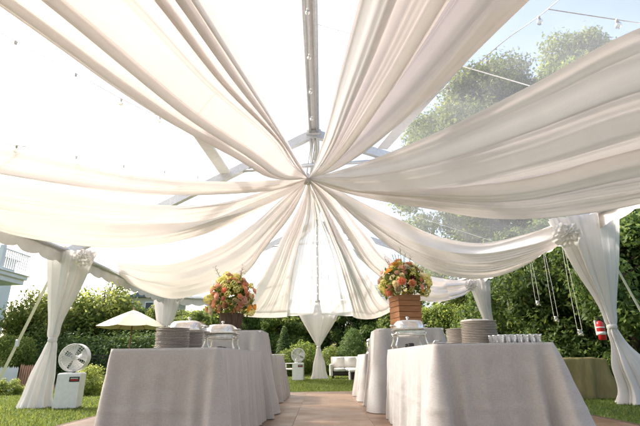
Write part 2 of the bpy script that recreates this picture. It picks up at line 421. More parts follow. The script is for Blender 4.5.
peri = LEGS_L + END[1:-1] + LEGS_R[::-1]
for i in range(len(peri)-1):
    bar('eave_tube', (*peri[i], ez(peri[i][0])), (*peri[i+1], ez(peri[i+1][0])), .04)
for p in peri:
    bar('leg', (*p, GZ), (*p, ez(p[0])), .04, 'white_metal')
    MB().box(tp(p[0], p[1], GZ+.012), (.2, .2, .016)).build('base_plate', MT['alu'], tent)
def panel(pts):
    o = MB().add([tp(*p) for p in pts], [tuple(range(len(pts)))]).build('roof_panel', MT['vinyl'], tent); return o
for i in range(4):
    for LG in (LEGS_L, LEGS_R):
        sgn = -1 if LG is LEGS_L else 1
        # each bay is two sheets with a welded seam
        y0, y1 = RIDGE[i], RIDGE[i+1]
        R0, R1 = Vector((TX, y0, RZ)), Vector((TX, y1, RZ)); E0, E1 = Vector((*LG[i], ez(LG[i][0])+.1)), Vector((*LG[i+1], ez(LG[i+1][0])+.1))
        Rm, Em = (R0+R1)/2, (E0+E1)/2
        panel([R0, Rm, Em, E0]); panel([Rm, R1, E1, Em])
        beam('roof_seam', tuple(Rm), tuple(Em), .02, .005, 'sheer')
for i in range(4):
    panel([(TX, RIDGE[-1], RZ), (*END[i], ez(END[i][0])+.1), (*END[i+1], ez(END[i+1][0])+.1)])
# valances: scalloped vinyl strips under the eaves
for i in range(len(peri)-1):
    a, b = Vector((*peri[i], ez(peri[i][0])+.08)), Vector((*peri[i+1], ez(peri[i+1][0])+.08)); L = (b-a).length; n = max(8, int(L/.08)); V = []; F = []
    out = (b-a).cross(Vector((0, 0, 1))).normalized()*-.07
    if (a+out).length < (a-out).length and a.x != 0: pass
    for k in range(n+1):
        p = a.lerp(b, k/n); s = abs(math.sin(math.pi*(k/n)*L/.62))**.6
        off = Vector((p.x, p.y-9, 0)).normalized()*.06
        for z, j in ((0, 0), (-.17, 1), (-.30-.085*s, 1)):
            V.append(tp(p.x+off.x*(1+.3*j*math.sin(k*.9)), p.y+off.y, p.z+z))
    for k in range(n):
        for j in range(2): F.append((k*3+j, k*3+3+j, k*3+4+j, k*3+1+j))
    MB().add(V, F).build('valance', MT['valance'], tent, smooth=True)
# drop rod that carries the gathered drapes
G = at(308, 178, 9.0)
bar('drop_rod', (TX-.04, 8.9, RZ-RD), (G.x-.04, G.y, G.z), .014); bar('drop_rod', (TX+.05, 8.9, RZ-RD), (G.x+.04, G.y, G.z), .014)
bar('spreader', (G.x-.16, G.y-.05, G.z+.33), (G.x+.16, G.y-.05, G.z+.33), .018)

# ------------------------------------------------------------------ ceiling drapes
def drape(label, A, B, endA=None, endB=None, seed=0, amp=.085, belly=.10, mat='drape', NU=120, NV=84, calm=1.0, group='white drapes fanning out from the roof hub'):
    rs = np.random.RandomState(seed)
    g0 = np.array(G)
    def path(P, e):
        P = [np.array(atz(*p)) for p in P]
        if e is not None:
            P += [np.array(q, float) for q in (e if isinstance(e[0], (tuple, list)) else [e])]
        d = P[0]-g0; st = g0 + d/np.linalg.norm(d)*.03
        return catmull([st]+P, NU)
    a, b = path(A, endA), path(B, endB)
    T = np.gradient((a+b)/2, axis=0); T /= np.linalg.norm(T, axis=1)[:, None]
    C = b-a; w = np.linalg.norm(C, axis=1); Cn = C/np.maximum(w, 1e-6)[:, None]
    N = np.cross(T, Cn); N *= np.sign(N[:, 2]+1e-9)[:, None]; N /= np.maximum(np.linalg.norm(N, axis=1), 1e-6)[:, None]
    u = np.linspace(0, 1, NU); v = np.linspace(0, 1, NV)
    U, Vv = np.meshgrid(u, v, indexing='ij')
    f = np.zeros_like(U); 
    warp = Vv + .035*np.sin(2*np.pi*(Vv*1.3+rs.rand())) + .05*np.sin(2*np.pi*(U*.7+rs.rand()))*Vv*(1-Vv)
    for k, wt in ((1.2, 1.0), (2.1, .6), (3.7, .45), (7.1, .24), (12.9, .085), (25, .045)):
        ph = rs.rand(); dr = (rs.rand()-.5)*.7
        f += wt*(1-2*np.abs(np.sin(np.pi*(k*warp+ph+dr*U)))**1.1)
    env = np.clip(np.minimum(Vv, 1-Vv)*10, .25, 1)
    env = env*np.clip((1-U)*5+calm, .06, 1)
    A_ = np.minimum(amp*np.ones_like(w), w*.16+.012)[:, None]*env
    P = a[:, None, :] + C[:, None, :]*Vv[..., None] + N[:, None, :]*(f*A_)[..., None]
    P[..., 2] -= (belly*np.minimum(w, 1.6))[:, None]*4*Vv*(1-Vv)
    # little cross wrinkles near the gathers
    V = P.reshape(-1, 3); idx = np.arange(NU*NV).reshape(NU, NV)
    Q = np.stack([idx[:-1, :-1], idx[1:, :-1], idx[1:, 1:], idx[:-1, 1:]], -1).reshape(-1, 4)
    o = link('ceiling_drape', qmesh('ceiling_drape', V, Q, True), MT[mat])
    tag(o, label, 'drape', group); return o
LBL = 'white ceiling drape from the roof hub '
drape('widest white ceiling drape on the house side, passing overhead with one pale broad fold',
      [(288, 176, 4.58), (213, 142, 4.44), (105, 82, 4.25), (0, 10, 4.05)], [(296, 168, 4.58), (282, 144, 4.5), (214, 69, 4.3), (163, 0, 4.2)], (-5.7, -4.4, 3.25), (-5.7, -6.2, 3.3), 1, .17, .10)
drape('narrow grey white ceiling drape edging the widest overhead drape beside the ridge',
      [(298, 168, 4.6), (281, 143, 4.52), (214, 68, 4.36), (164, 0, 4.26)], [(304, 170, 4.6), (288, 142, 4.5), (251, 73, 4.35), (210, 2, 4.2)], (-4.6, -9.2, 3.4), (-3.4, -9.6, 3.5), 2, .12, .08)
drape('wide white ceiling drape with a brown shaded fold, passing overhead beside the ridge',
      [(313, 168, 4.58), (322, 142, 4.5), (340, 70, 4.35), (358, 0, 4.22)], [(328, 170, 4.55), (372, 138, 4.45), (426, 91, 4.32), (517, 0, 4.12)], (1.7, -9.2, 3.6), (5.5, -6.0, 3.3), 5, .17, .10)
drape('broad pleated white ceiling drape whose upper edge crosses the tall tree',
      [(332, 172, 4.56), (426, 137, 4.35), (530, 86, 4.1), (640, 28, 3.9)], [(328, 181, 4.5), (426, 192, 4.1), (530, 182, 3.65), (640, 155, 3.4)], (5.55, 2.0, 3.3), (5.55, 3.2, 3.2), 8, .13, .06)
drape('broad white ceiling drape with a bluish belly above the ruffled rosette',
      [(328, 179, 4.5), (426, 187, 4.12), (530, 177, 3.7), (640, 146, 3.5)], [(324, 184, 4.5), (380, 199, 4.1), (430, 207, 3.8), (493, 215, 3.5), (560, 213, 3.25), (640, 198, 3.1)], (5.5, 4.3, 3.3), (5.5, 6.2, 3.15), 12, .11, .08)
drape('deeply sagging white ceiling drape tied to the leg with the fire extinguisher',
      [(332, 187, 4.45), (365, 204, 4.05), (400, 220, 3.75), (440, 237, 3.4), (480, 243, 3.2), (520, 236, 3.2), (558, 226, 3.22)],
      [(326, 191, 4.42), (360, 222, 3.75), (400, 254, 3.1), (445, 275, 2.55), (495, 277, 2.4), (535, 260, 2.7), (560, 238, 3.12)], None, None, 17, .10, .10)
drape('beige striped ceiling drape sagging behind the cedar flower box to the far curtained leg',
      [(326, 188, 4.45), (360, 224, 4.0), (396, 262, 3.5), (430, 276, 3.2), (472, 281, 3.2)],
      [(317, 192, 4.4), (340, 226, 3.85), (376, 274, 3.15), (405, 295, 2.6), (438, 302, 2.4), (462, 296, 2.6), (475, 287, 3.0)], None, None, 23, .06, .06, calm=.25)
drape('beige striped ceiling drape falling to the far end between curtain and cedar flower box',
      [(318, 190, 4.45), (345, 235, 3.9), (372, 282, 3.3), (386, 302, 2.95), (394, 309, 2.75)],
      [(313, 191, 4.45), (330, 235, 3.95), (345, 282, 3.4), (350, 302, 2.95), (353, 317, 2.55)], None, None, 29, .09, .16, calm=0)
drape('white ceiling drape falling to the far end beside the dark potted flowers',
      [(305, 190, 4.45), (281, 240, 3.9), (261, 280, 3.35), (245, 300, 3.0), (226, 313, 2.75)],
      [(309, 191, 4.45), (300, 240, 3.95), (292, 284, 3.35), (289, 302, 2.95), (287, 317, 2.55)], None, None, 31, .09, .07, calm=0)
drape('peach tinged ceiling drape sagging above the dark potted flowers to the eave past the fan',
      [(297, 186, 4.45), (250, 226, 3.9), (214, 249, 3.5), (165, 264, 3.2), (118, 262, 3.2)],
      [(303, 190, 4.4), (268, 242, 3.65), (238, 276, 3.05), (200, 291, 2.7), (165, 294, 2.7), (140, 284, 2.95), (119, 268, 3.12)], None, None, 37, .10, .10)
drape('broad white ceiling drape sagging just above the curtain beside the round fan',
      [(292, 182, 4.5), (214, 204, 3.9), (134, 202, 3.55), (60, 190, 3.4), (0, 178, 3.3)],
      [(297, 187, 4.45), (250, 214, 3.8), (214, 231, 3.3), (127, 247, 2.85), (67, 242, 2.8), (0, 226, 2.9)], (-5.7, 5.3, 3.25), (-5.7, 6.2, 3.15), 41, .10, .08)
drape('slim white ceiling drape stretched level under the bare collar tie on the house side',
      [(288, 179, 4.52), (214, 181, 4.1), (134, 175, 3.85), (60, 160, 3.7), (0, 148, 3.6)],
      [(291, 184, 4.5), (214, 192, 4.0), (134, 193, 3.65), (60, 183, 3.5), (0, 173, 3.4)], (-5.7, 3.4, 3.35), (-5.7, 4.4, 3.25), 43, .09, .06)
drape('thin sheer panel beside the far rafter on the potted flower side', [(308, 198, 4.3), (298, 245, 3.75), (290, 284, 3.3), (288, 302, 2.93), (287, 316, 2.53)], [(314, 205, 4.25), (315, 250, 3.75), (316, 284, 3.35), (315, 302, 2.95), (313, 314, 2.6)], None, None, 51, .05, .02, 'sheer', calm=0)
drape('thin sheer panel beside the far rafter on the cedar box side', [(314, 200, 4.3), (319, 250, 3.7), (319, 284, 3.35), (320, 302, 2.95), (322, 314, 2.6)], [(316, 205, 4.25), (333, 245, 3.75), (346, 284, 3.3), (351, 302, 2.93), (353, 316, 2.53)], None, None, 53, .05, .02, 'sheer', calm=0)
# binding where the drapes meet
mb = MB(); V = []; n = 96; pr = [(.015, .13), (.035, .09), (.028, .05), (.05, .02), (.035, -.02), (.06, -.06), (.075, -.12), (.03, -.11)]
for r_, z_ in pr:
    for k in range(n):
        a = 2*math.pi*k/n; q = r_*(1+.22*math.sin(13*a+z_*20)+.14*math.sin(22*a-z_*11)); V.append((G.x+q*math.cos(a), G.y+q*math.sin(a), G.z-.02+z_+.012*math.sin(9*a)))
mb.add(V, [(i*n+k, i*n+(k+1) % n, (i+1)*n+(k+1) % n, (i+1)*n+k) for i in range(len(pr)-1) for k in range(n)])
tag(mb.build('drape_binding', MT['drape'], None, True), 'small gathered cloth knot binding all the ceiling drapes together', 'knot')

# ------------------------------------------------------------------ leg curtains
def curtain(label, base, top_w, tie_z, bot_w, shift_top=0.0, shift_bot=0.0, mat='curtain', seed=0, facing=0.0, top_z=EZ-.02, tie_shift=0.0, flat=.5):
    rs = np.random.RandomState(seed); NU, NV = 70, 110
    prof_z = np.array([top_z, top_z-.45*(top_z-tie_z), tie_z+.28, tie_z+.06, tie_z, tie_z-.06, tie_z-.3, (tie_z+GZ)/2, GZ+.15, GZ+.012])
    prof_w = np.array([top_w, top_w*.62, max(.22, top_w*.2), .17, .115, .16, .26, bot_w*.72, bot_w*.96, bot_w*1.12])/2
    prof_w = np.minimum(prof_w, max(top_w, bot_w*1.12)/2)
    sh = np.array([shift_top, shift_top*.6+tie_shift*.4, tie_shift, tie_shift, tie_shift, tie_shift, tie_shift*.8+shift_bot*.2, shift_bot*.6+tie_shift*.4, shift_bot, shift_bot])
    s = np.linspace(0, 1, len(prof_z)); q = np.linspace(0, 1, NU)
    cc = catmull([(z, w, h) for z, w, h in zip(prof_z, prof_w, sh)], NU)
    z, w, h = cc[:, 0], cc[:, 1], cc[:, 2]
    th = np.linspace(0, 2*np.pi, NV, endpoint=False)
    ph = [rs.rand()*6.28 for _ in range(5)]
    V = []
    for i in range(NU):
        fold = 1 + .16*np.sin(9*th+ph[0]+.6*q[i]) + .10*np.sin(16*th+ph[1]-1.1*q[i]) + .06*np.sin(27*th+ph[2]) + .05*np.sin(5*th+ph[3]+3*q[i])
        fl_ = flat if w[i] > .12 else 1-(1-flat)*max(0, (w[i]-.05)/.07)
        x = h[i] + w[i]*fold*np.cos(th); y = max(w[i]*fl_, .055)*fold*np.sin(th)
        zz = z[i] + (.012*np.sin(7*th+ph[4]) if i == NU-1 else 0)
        V.append(np.stack([x, y, np.full(NV, z[i]-GZ)+(.012*np.sin(7*th+ph[4]) if i == NU-1 else 0)], 1))
    V = np.concatenate(V); idx = np.arange(NU*NV).reshape(NU, NV); nx_ = np.roll(idx, -1, 1)
    Q = np.stack([idx[:-1], idx[1:], nx_[1:], nx_[:-1]], -1).reshape(-1, 4)
    e = empty('leg_curtain', (base[0], base[1], GZ), facing); tag(e, label, 'curtain', 'white curtains tied round the tent legs')
    link('curtain_cloth', qmesh('curtain_cloth', V, Q, True), MT[mat], e)
    MB().lathe([(.066, -.05), (.088, -.03), (.092, 0), (.085, .035), (.066, .05)], 18, (tie_shift, 0, tie_z-GZ)).build('tie_band', MT[mat], e, True)
    return e
curtain('tied white leg curtain standing beside the large round fan', LEGS_L[3], .88, 1.13, .56, .08, -.12, seed=1, top_z=3.0, tie_shift=-.02)
curtain('tied white leg curtain with the red fire extinguisher', LEGS_R[3], 1.22, 1.19, .82, -.12, .30, seed=2, tie_shift=0, top_z=3.37)
curtain('white leg curtain rising behind the grey plate stacks', LEGS_L[4], .95, 1.1, .8, .05, 0, seed=3)
curtain('white leg curtain rising behind the cream plate stacks', LEGS_R[4], .62, 1.3, .8, -.05, .2, seed=4, tie_shift=.1)
curtain('tied white curtain at the end of the aisle, fan before it', END[2], 2.0, 1.17, .62, .06, .02, seed=5, top_z=EZ-.06, flat=.25)
# swagged sheer valance above the far end curtain
# rosettes of gathered cloth
def rosette(label, p, R, seed):
    rs = np.random.RandomState(seed); V = []; F = []; n = 54; rings = 9
    for i in range(rings):
        t = i/(rings-1)
        for k in range(n):
            a = 2*math.pi*k/n
            r = R*(.06+.94*t)*(1+.05*math.sin(7*a+seed)*t)
            dd = .055*math.sin(13*a+2*t+seed)*(.3+t*.7) + .05*math.sin(t*13+2*math.sin(3*a)) - .10*t*t
            V.append((r*math.cos(a), -.10-dd, r*math.sin(a)))
    for i in range(rings-1):
        for k in range(n): F.append((i*n+k, i*n+(k+1) % n, (i+1)*n+(k+1) % n, (i+1)*n+k))
    o = MB().add(V, F).build('fabric_rosette', MT['curtain'], None, True, loc=p)
    o.rotation_euler = (0, 0, math.atan2(-p[0], p[1])*-1*-.6)
    tag(o, label, 'rosette', 'cloth rosettes on the tent legs'); return o
rosette('round gathered cloth rosette on the eave beside the large fan curtain', at(83.5, 258, 9.0), .20, 1)
rosette('ruffled white cloth rosette above the fire extinguisher curtain', at(566, 235, 8.2), .26, 2)
rosette('small cloth rosette on the leg behind the grey plate stacks', at(179, 297, 16.3), .2, 3)
rosette('small cloth rosette on the leg behind the cream plate stacks', at(471, 285, 14.5), .2, 4)

# guy straps
def strap(label, a, b, w=.05):
    a, b = Vector(a), Vector(b); t = (b-a).normalized(); s = Vector((0, 1, 0)).cross(t).normalized()*w/2; u = t.cross(s).normalized()*.004
    e = empty('guy_strap', b); tag(e, label, 'strap', 'webbing straps guying the tent')
    P = [q-b+i*s+j*u for q in (a, b) for i, j in ((-1, -1), (1, -1), (1, 1), (-1, 1))]
    MB().add(P, [(0, 1, 2, 3), (7, 6, 5, 4), (0, 4, 5, 1), (1, 5, 6, 2), (2, 6, 7, 3), (3, 7, 4, 0)]).build('webbing', MT['strap'], e)
    m = a.lerp(b, .62)-b; MB().box(m, (.07, .05, .16), bev=.008).build('ratchet', MT['alu'], e)
    MB().tube([(0, 0, -.05), (.03, 0, .10)], .016).build('stake', MT['iron'], e)
strap('yellowish webbing strap slanting from the eave to the lawn by the picket fence', (-5.78, 9.4, 3.18), (-7.45, 10.3, GZ), .07)
strap('pale webbing strap slanting from the eave before the dark shrubs', (5.72, 8.55, 3.18), (6.95, 8.8, GZ), .045)

# string lights
def roofpt(px, py, under=.14):
    r = ray(px, py); k = (RZ-EZ)/5.65
    sgn = 1 if r.x > 0 else -1
    d = (RZ-under-CAM.z + k*sgn*TX)/(r.z + k*abs(r.x)); return CAM + r*d
for a_, b_ in (((382, 148), (500, 12)), ((228, 177), (182, 108))):
    beam('roof_brace', tuple(roofpt(*a_, .12)), tuple(roofpt(*b_, .12)), .24, .05, 'white_metal')
def strlight(label, P, step=.85, sag=.03):
    c = catmull([tuple(p) for p in P], 120); c[:, 2] -= 0
    base = Vector(c[0]); e = empty('string_light', base); tag(e, label, 'string light', 'bulb strings under the clear roof')
    MB().tube([Vector(p)-base for p in c[::3]], .006, 5).build('wire', MT['white_metal'], e)
    s = np.r_[0, np.cumsum(np.linalg.norm(np.diff(c, axis=0), axis=1))]
    for q in np.arange(step*.5, s[-1], step):
        p = Vector([np.interp(q, s, c[:, k]) for k in range(3)]) - base
        b = link('bulb', BULB, None, e, p); link('socket', SOCK, None, b)
BULB = MB().lathe([(.0, -.115), (.018, -.112), (.032, -.095), (.036, -.078), (.028, -.055), (.016, -.038)], 10).me('bulb', True); BULB.materials.append(MT['bulb'])
SOCK = MB().lathe([(.017, -.042), (.017, 0), (.012, .008)], 8).me('socket', True); SOCK.materials.append(MT['white_metal'])
strlight('string of clear bulbs hanging along the ridge above the aisle', [(TX-.02, 2.5, RZ-.24), (TX-.02, 5, RZ-.26), (TX-.03, 8.6, RZ-.24)], 1.0)
strlight('string of clear bulbs running down to the far end curtain', [(TX, 9.2, RZ-.24), (TX, 15.6, RZ-.24), (-.14, 18, 4.35), (-.15, 20.0, 3.22)], .62)
strlight('string of clear bulbs under the widest overhead drape', [roofpt(-20, 20), roofpt(0, 32), roofpt(75, 73), roofpt(140, 108), roofpt(215, 135)], .8)
strlight('string of clear bulbs above the slim level drape', [roofpt(-20, 140), roofpt(45, 150), roofpt(108, 163), roofpt(159, 170), roofpt(208, 178)], .9)
strlight('string of clear bulbs crossing the sky before the tall tree', [roofpt(570, -10), roofpt(543, 13), roofpt(508, 38), roofpt(476, 65), roofpt(425, 103)], .9)
strlight('faint string of bulbs over the broad pleated drape', [roofpt(548, 9), roofpt(600, 17), roofpt(660, 26)], 1.4)

# ------------------------------------------------------------------ tables and cloths
def table(name, label, x0, x1, y0, y1, h):
    e = empty(name, ((x0+x1)/2, (y0+y1)/2, 0)); w, d = x1-x0, y1-y0
    tag(e, label, 'table')
    MB().box((0, 0, h-.016), (w, d, .024), bev=.004).build('tabletop', MT['white_metal'], e)
    for sx in (-1, 1):
        for sy in (-1, 1): MB().tube([(sx*(w/2-.08), sy*(d/2-.08), 0), (sx*(w/2-.08), sy*(d/2-.08), h-.03)], .016, 8).build('leg', MT['alu'], e)
def cloth(label, x0, x1, y0, y1, h, seed, flare=.05, corners=(.1, .1, .1, .1), rad=.03, pleat=.012, crease=None, wave=.03):
    """floor-length cloth: flat over the top, fluted long sides, a cone of folds at each corner (back right, back left, front left, front right)"""
    rs = np.random.RandomState(seed); w, d = (x1-x0)/2+.006, (y1-y0)/2+.006
    pts = []; nrm = []; cor = []; sid = []
    def arc(cx_, cy_, a0, c):
        for k in range(14):
            a = a0 + (k+.5)/14*math.pi/2; pts.append((cx_+rad*math.cos(a), cy_+rad*math.sin(a))); nrm.append((math.cos(a), math.sin(a))); cor.append(c); sid.append(.5)
    def line(ax, ay, bx, by, nx_, ny_, c0, c1, side):
        L = math.hypot(bx-ax, by-ay); n = max(20, int(L/.016))
        for k in range(n):
            t = (k+.5)/n; pts.append((ax+(bx-ax)*t, ay+(by-ay)*t)); nrm.append((nx_, ny_))
            v = 0
            for dd, c in ((t*L, c0), ((1-t)*L, c1)): v += c*math.exp(-dd/.13)*(.35+.65*math.cos(dd*2*math.pi/.15))
            cor.append(v); e = min(t, 1-t)*L; sid.append(.5+(side-.5)*min(1, e/.12))
    c = corners
    line(w, -d+rad, w, d-rad, 1, 0, c[3], c[0], 1); arc(w-rad, d-rad, 0, c[0]); line(w-rad, d, -w+rad, d, 0, 1, c[0], c[1], .3); arc(-w+rad, d-rad, math.pi/2, c[1])
    line(-w, d-rad, -w, -d+rad, -1, 0, c[1], c[2], 1); arc(-w+rad, -d+rad, math.pi, c[2]); line(-w+rad, -d, w-rad, -d, 0, -1, c[2], c[3], .25); arc(w-rad, -d+rad, 1.5*math.pi, c[3])
    pts, nrm, cor, sid = np.array(pts), np.array(nrm), np.array(cor), np.array(sid); n = len(pts)
    s = np.r_[0, np.cumsum(np.linalg.norm(np.diff(np.r_[pts, pts[:1]], axis=0), axis=1))]; L = s[-1]; s = s[:n]
    ph = rs.rand(10)*6.28
    pl = sum(a*np.sin(2*np.pi*np.round(L/lam)*s/L + p) for a, lam, p in ((1, .52, ph[0]), (.7, .31, ph[1]), (.4, .17, ph[2]), (.2, .09, ph[3])))
    sw = s + .05*np.sin(2*np.pi*3*s/L+ph[7]) + .03*np.sin(2*np.pi*7*s/L+ph[8])
    pk = (np.maximum(0, np.sin(2*np.pi*np.round(L/.36)*sw/L+ph[4]))**2.2 + .35*np.sin(2*np.pi*np.round(L/.21)*sw/L+ph[9]))*wave*sid
    V = []; H = h+.004; NR = 44
    for r in range(NR+1):
        t = r/NR
        z = H - .012*(1-math.exp(-t*30)) - (H-.012-.006)*t
        o = .010*(1-math.exp(-t*26)) + flare*sid*t**1.15 + pleat*pl*t**.8 + pk*t**.75 + cor*t**.9
        if crease: o = o + .0045*math.exp(-((z-crease)/.012)**2)
        o = np.maximum(o, .004+.008*t) + .005*np.sin(7*t+ph[6]+s*4)*t + .003*np.sin(13*s+9*t+ph[5])*np.sin(11*t-5*s+ph[7])*min(1, 4*t) + .0015*np.sin(31*s-14*t+ph[3])*np.sin(23*t+7*s)*min(1, 4*t)
        V.append(np.c_[pts+nrm*o[:, None], np.full(n, z)])
    idx = np.arange(n*(NR+1)).reshape(NR+1, n); nx_ = np.roll(idx, -1, 1)
    F = [tuple(q) for q in np.stack([idx[:-1], nx_[:-1], nx_[1:], idx[1:]], -1).reshape(-1, 4)[:, ::-1]]
    V = np.concatenate(V); nv = len(V); V = np.r_[V, [[0, 0, H+.001]]]
    F += [(nv, int(idx[0, k]), int(nx_[0, k])) for k in range(n)]
    o = link('tablecloth', mesh('tablecloth', V, F, True), MT['linen'], None, ((x0+x1)/2, (y0+y1)/2, 0))
    tag(o, label, 'tablecloth', 'oatmeal linen cloths on the buffet tables'); return o
H1, H2 = .775, 1.075
TB = [('buffet_table', 'buffet table under the linen cloth carrying the grey plates', -1.60, -.78, 3.40, 5.70, H1, 'oatmeal linen tablecloth under the grey plate stacks', 1, (.14, .10, .03, .10), .06),
      ('buffet_table', 'buffet table under the linen cloth carrying the cream plates', .82, 1.68, 3.25, 5.55, H1, 'oatmeal linen tablecloth under the cream plate stacks and glasses', 2, (.06, .02, .13, .18), .045),
      ('cocktail_table', 'tall table under the linen cloth carrying the dark potted flowers', -1.78, -.86, 6.25, 7.15, H2, 'tall oatmeal tablecloth under the dark potted flowers', 3, (.14, .12, .12, .22), .13),
      ('cocktail_table', 'tall table under the linen cloth carrying the cedar flower box', .80, 1.72, 6.25, 7.15, H2, 'tall oatmeal tablecloth under the cedar flower box', 4, (.12, .12, .16, .12), .10),
      ('buffet_table', 'buffet table under a cloth past the dark potted flowers', -1.58, -.80, 7.75, 9.2, H1-.03, 'linen tablecloth past the dark potted flowers, nearest the white chair', 5, (.08, .1, .1, .08), .09),
      ('buffet_table', 'buffet table under a cloth past the cedar flower box', .74, 1.52, 7.75, 9.2, H1-.03, 'linen tablecloth under the glass lantern, nearest the white sofa', 6, (.1, .1, .12, .12), .08)]
for nm, lb, x0, x1, y0, y1, h, cl, sd_, cf, fl_ in TB:
    table(nm, lb, x0, x1, y0, y1, h)
    big = h > 1
    cloth(cl, x0, x1, y0, y1, h, sd_, fl_, cf, .03 if not big else .09, .010, .345 if sd_ < 3 else None, .05 if sd_ > 2 else .035)

# ------------------------------------------------------------------ things on the tables
PLATE = MB().lathe([(.05, 0), (.075, 0), (.08, .003), (.128, .0135), (.135, .0165), (.134, .0185), (.126, .0165), (.08, .0075), (.0, .006)], 28).me('dinner_plate', True)
ORD = ['', 'second', 'third', 'fourth', 'fifth', 'sixth', 'seventh', 'eighth', 'ninth', 'tenth', 'eleventh', 'twelfth', 'thirteenth', 'fourteenth']
def stack(x, y, z, n, label, mat, r=1.0, step=.0128, group='stacked dinner plates'):
    me = PLATE.copy(); me.materials.append(MT[mat])
    for k in range(n):
        o = link('dinner_plate', me, None, None, (x+random.uniform(-.0045, .0045), y+random.uniform(-.004, .004), z+k*step), (0, 0, random.random()*6), (r, r, 1))
        r_ = n-1-k; tag(o, label.replace('@', 'topmost of' if r_ == 0 else ORD[r_]+' from the top of'), 'plate', group)
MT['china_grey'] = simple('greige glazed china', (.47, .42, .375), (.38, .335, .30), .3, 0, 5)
def onz(px, d): return (CAM + ray(px, 340)*d).x
TZ1 = H1+.006
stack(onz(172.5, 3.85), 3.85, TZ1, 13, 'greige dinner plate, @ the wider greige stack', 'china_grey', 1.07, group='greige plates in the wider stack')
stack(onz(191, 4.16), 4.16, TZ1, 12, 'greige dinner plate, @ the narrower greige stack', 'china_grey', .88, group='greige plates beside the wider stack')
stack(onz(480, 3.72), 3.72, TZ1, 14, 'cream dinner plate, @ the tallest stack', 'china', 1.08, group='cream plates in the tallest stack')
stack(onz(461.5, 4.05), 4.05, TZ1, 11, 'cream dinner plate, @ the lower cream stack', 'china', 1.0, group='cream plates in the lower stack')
# folded napkin on the tallest stack
o = MB().box((0, 0, .008), (.17, .15, .014), .3, .005).build('napkin', MT['cushion'], loc=(onz(477, 3.72), 3.72, TZ1+13*.0128+.020)); tag(o, 'folded white napkin lying on the tallest plate stack', 'napkin')
# glasses
GL = MB().lathe([(.022, 0), (.024, .002), (.027, .055), (.0285, .062), (.0265, .062), (.0245, .05), (.021, .006), (0, .005)], 16).me('drinking_glass', True); GL.materials.append(clear_glass('tumbler glass', (.93, .95, .95), .30))
for r_ in range(3):
    for k in range(7):
        y = 3.40 + r_*.075; x = onz(504, 3.4) + k*.047 - r_*.01
        if x < 1.69: tag(link('drinking_glass', GL, None, None, (x+random.uniform(-.003, .003)-.02, y+random.uniform(-.004, .004), TZ1)), 'short clear glass, %s from the tallest plate stack in the %s' % (['nearest'][k] if k == 0 else ORD[k], ('row along the cloth edge', 'middle glass row', 'inner glass row')[r_]), 'glass', 'rows of short clear glasses')

def chafing(label, x, y, z, rz=0, w=.34, l=.46):
    e = empty('chafing_dish', (x, y, z), rz); tag(e, label, 'chafing dish', 'silver chafing dishes on the buffet')
    for sx in (-1, 1):
        for sy in (-1, 1):
            px_, py_ = sx*(w/2-.01), sy*(l/2-.02)
            MB().tube([(px_*1.10, py_*1.06, .004), (px_*1.13, py_*1.08, .03), (px_*1.0, py_, .08), (px_*.97, py_*.98, .13), (px_*1.04, py_*1.02, .165)], [.014, .011, .008, .010, .013], 8).build('leg', MT['silver'], e, True)
    m = MB()
    for sy in (-1, 1): m.tube([(-w/2, sy*(l/2-.015), .15), (w/2, sy*(l/2-.015), .15)], .008); 
    for sx in (-1, 1): m.tube([(sx*(w/2-.005), -l/2, .15), (sx*(w/2-.005), l/2, .15)], .008)
    m.build('frame', MT['silver'], e, True)
    MB().box((0, 0, .155), (w-.03, l-.03, .07), bev=.012).build('pan', MT['silver'], e, False)
    MB().box((0, 0, .198), (w+.02, l+.02, .016), bev=.006).build('rim', MT['silver'], e)
    # domed lid
    V = []; F = []; prof = [(1, .0), (.985, .03), (.93, .06), (.80, .082), (.5, .092), (.12, .095)]
    n = 28
    for k, zz in prof:
        for j in range(n):
            a = 2*math.pi*j/n; c_, s_ = math.cos(a), math.sin(a); f = (abs(c_)**6+abs(s_)**6)**(-1/6)
            V.append((c_*f*(w/2-.005)*k, s_*f*(l/2-.005)*k, .207+zz))
    for i in range(len(prof)-1):
        for j in range(n): F.append((i*n+j, i*n+(j+1) % n, (i+1)*n+(j+1) % n, (i+1)*n+j))
    F.append(tuple((len(prof)-1)*n+j for j in range(n)))
    lid = MB().add(V, F).build('lid', MT['silver'], e, True)
    MB().lathe([(.008, .30), (.010, .315), (.020, .325), (.018, .338), (.0, .343)], 12).build('knob', MT['silver'], lid, True)
    for sx in (-1, 1):
        MB().tube([(sx*w/2*.96, -.06, .24), (sx*(w/2+.035), -.05, .245), (sx*(w/2+.035), .05, .245), (sx*w/2*.96, .06, .24)], .007).build('handle', MT['silver'], e, True)
    for sy in (-.12, .12):
        b = MB().lathe([(.0, 0), (.035, 0), (.035, .045), (.02, .05), (0, .05)], 14, (0, sy, .002)).build('fuel_can', MT['dark_pan'], e, True)
    return e
chafing('ornate silver chafing dish before the dark potted flowers', onz(222, 5.2), 5.2, TZ1, .05, .33, .46)
chafing('ornate silver chafing dish half hidden behind the grey plate stacks', onz(188, 4.66), 4.66, TZ1, .0, .33, .42)
chafing('silver chafing dish before the cedar flower box', onz(409, 4.95), 4.95, TZ1, -.05, .32, .46)
e = empty('serving_tray', (onz(437, 4.5), 4.5, TZ1)); tag(e, 'low dark metal serving tray beside the cream plate stacks', 'tray')
MB().box((0, 0, .018), (.13, .20, .028), bev=.008).build('tray_body', MT['dark_pan'], e); MB().box((0, 0, .037), (.15, .22, .008), bev=.003).build('tray_rim', MT['silver'], e)
MB().tube([(-.05, -.04, .044), (-.03, -.05, .06), (.05, .04, .06)], .007).build('serving_spoon', MT['silver'], e, True)
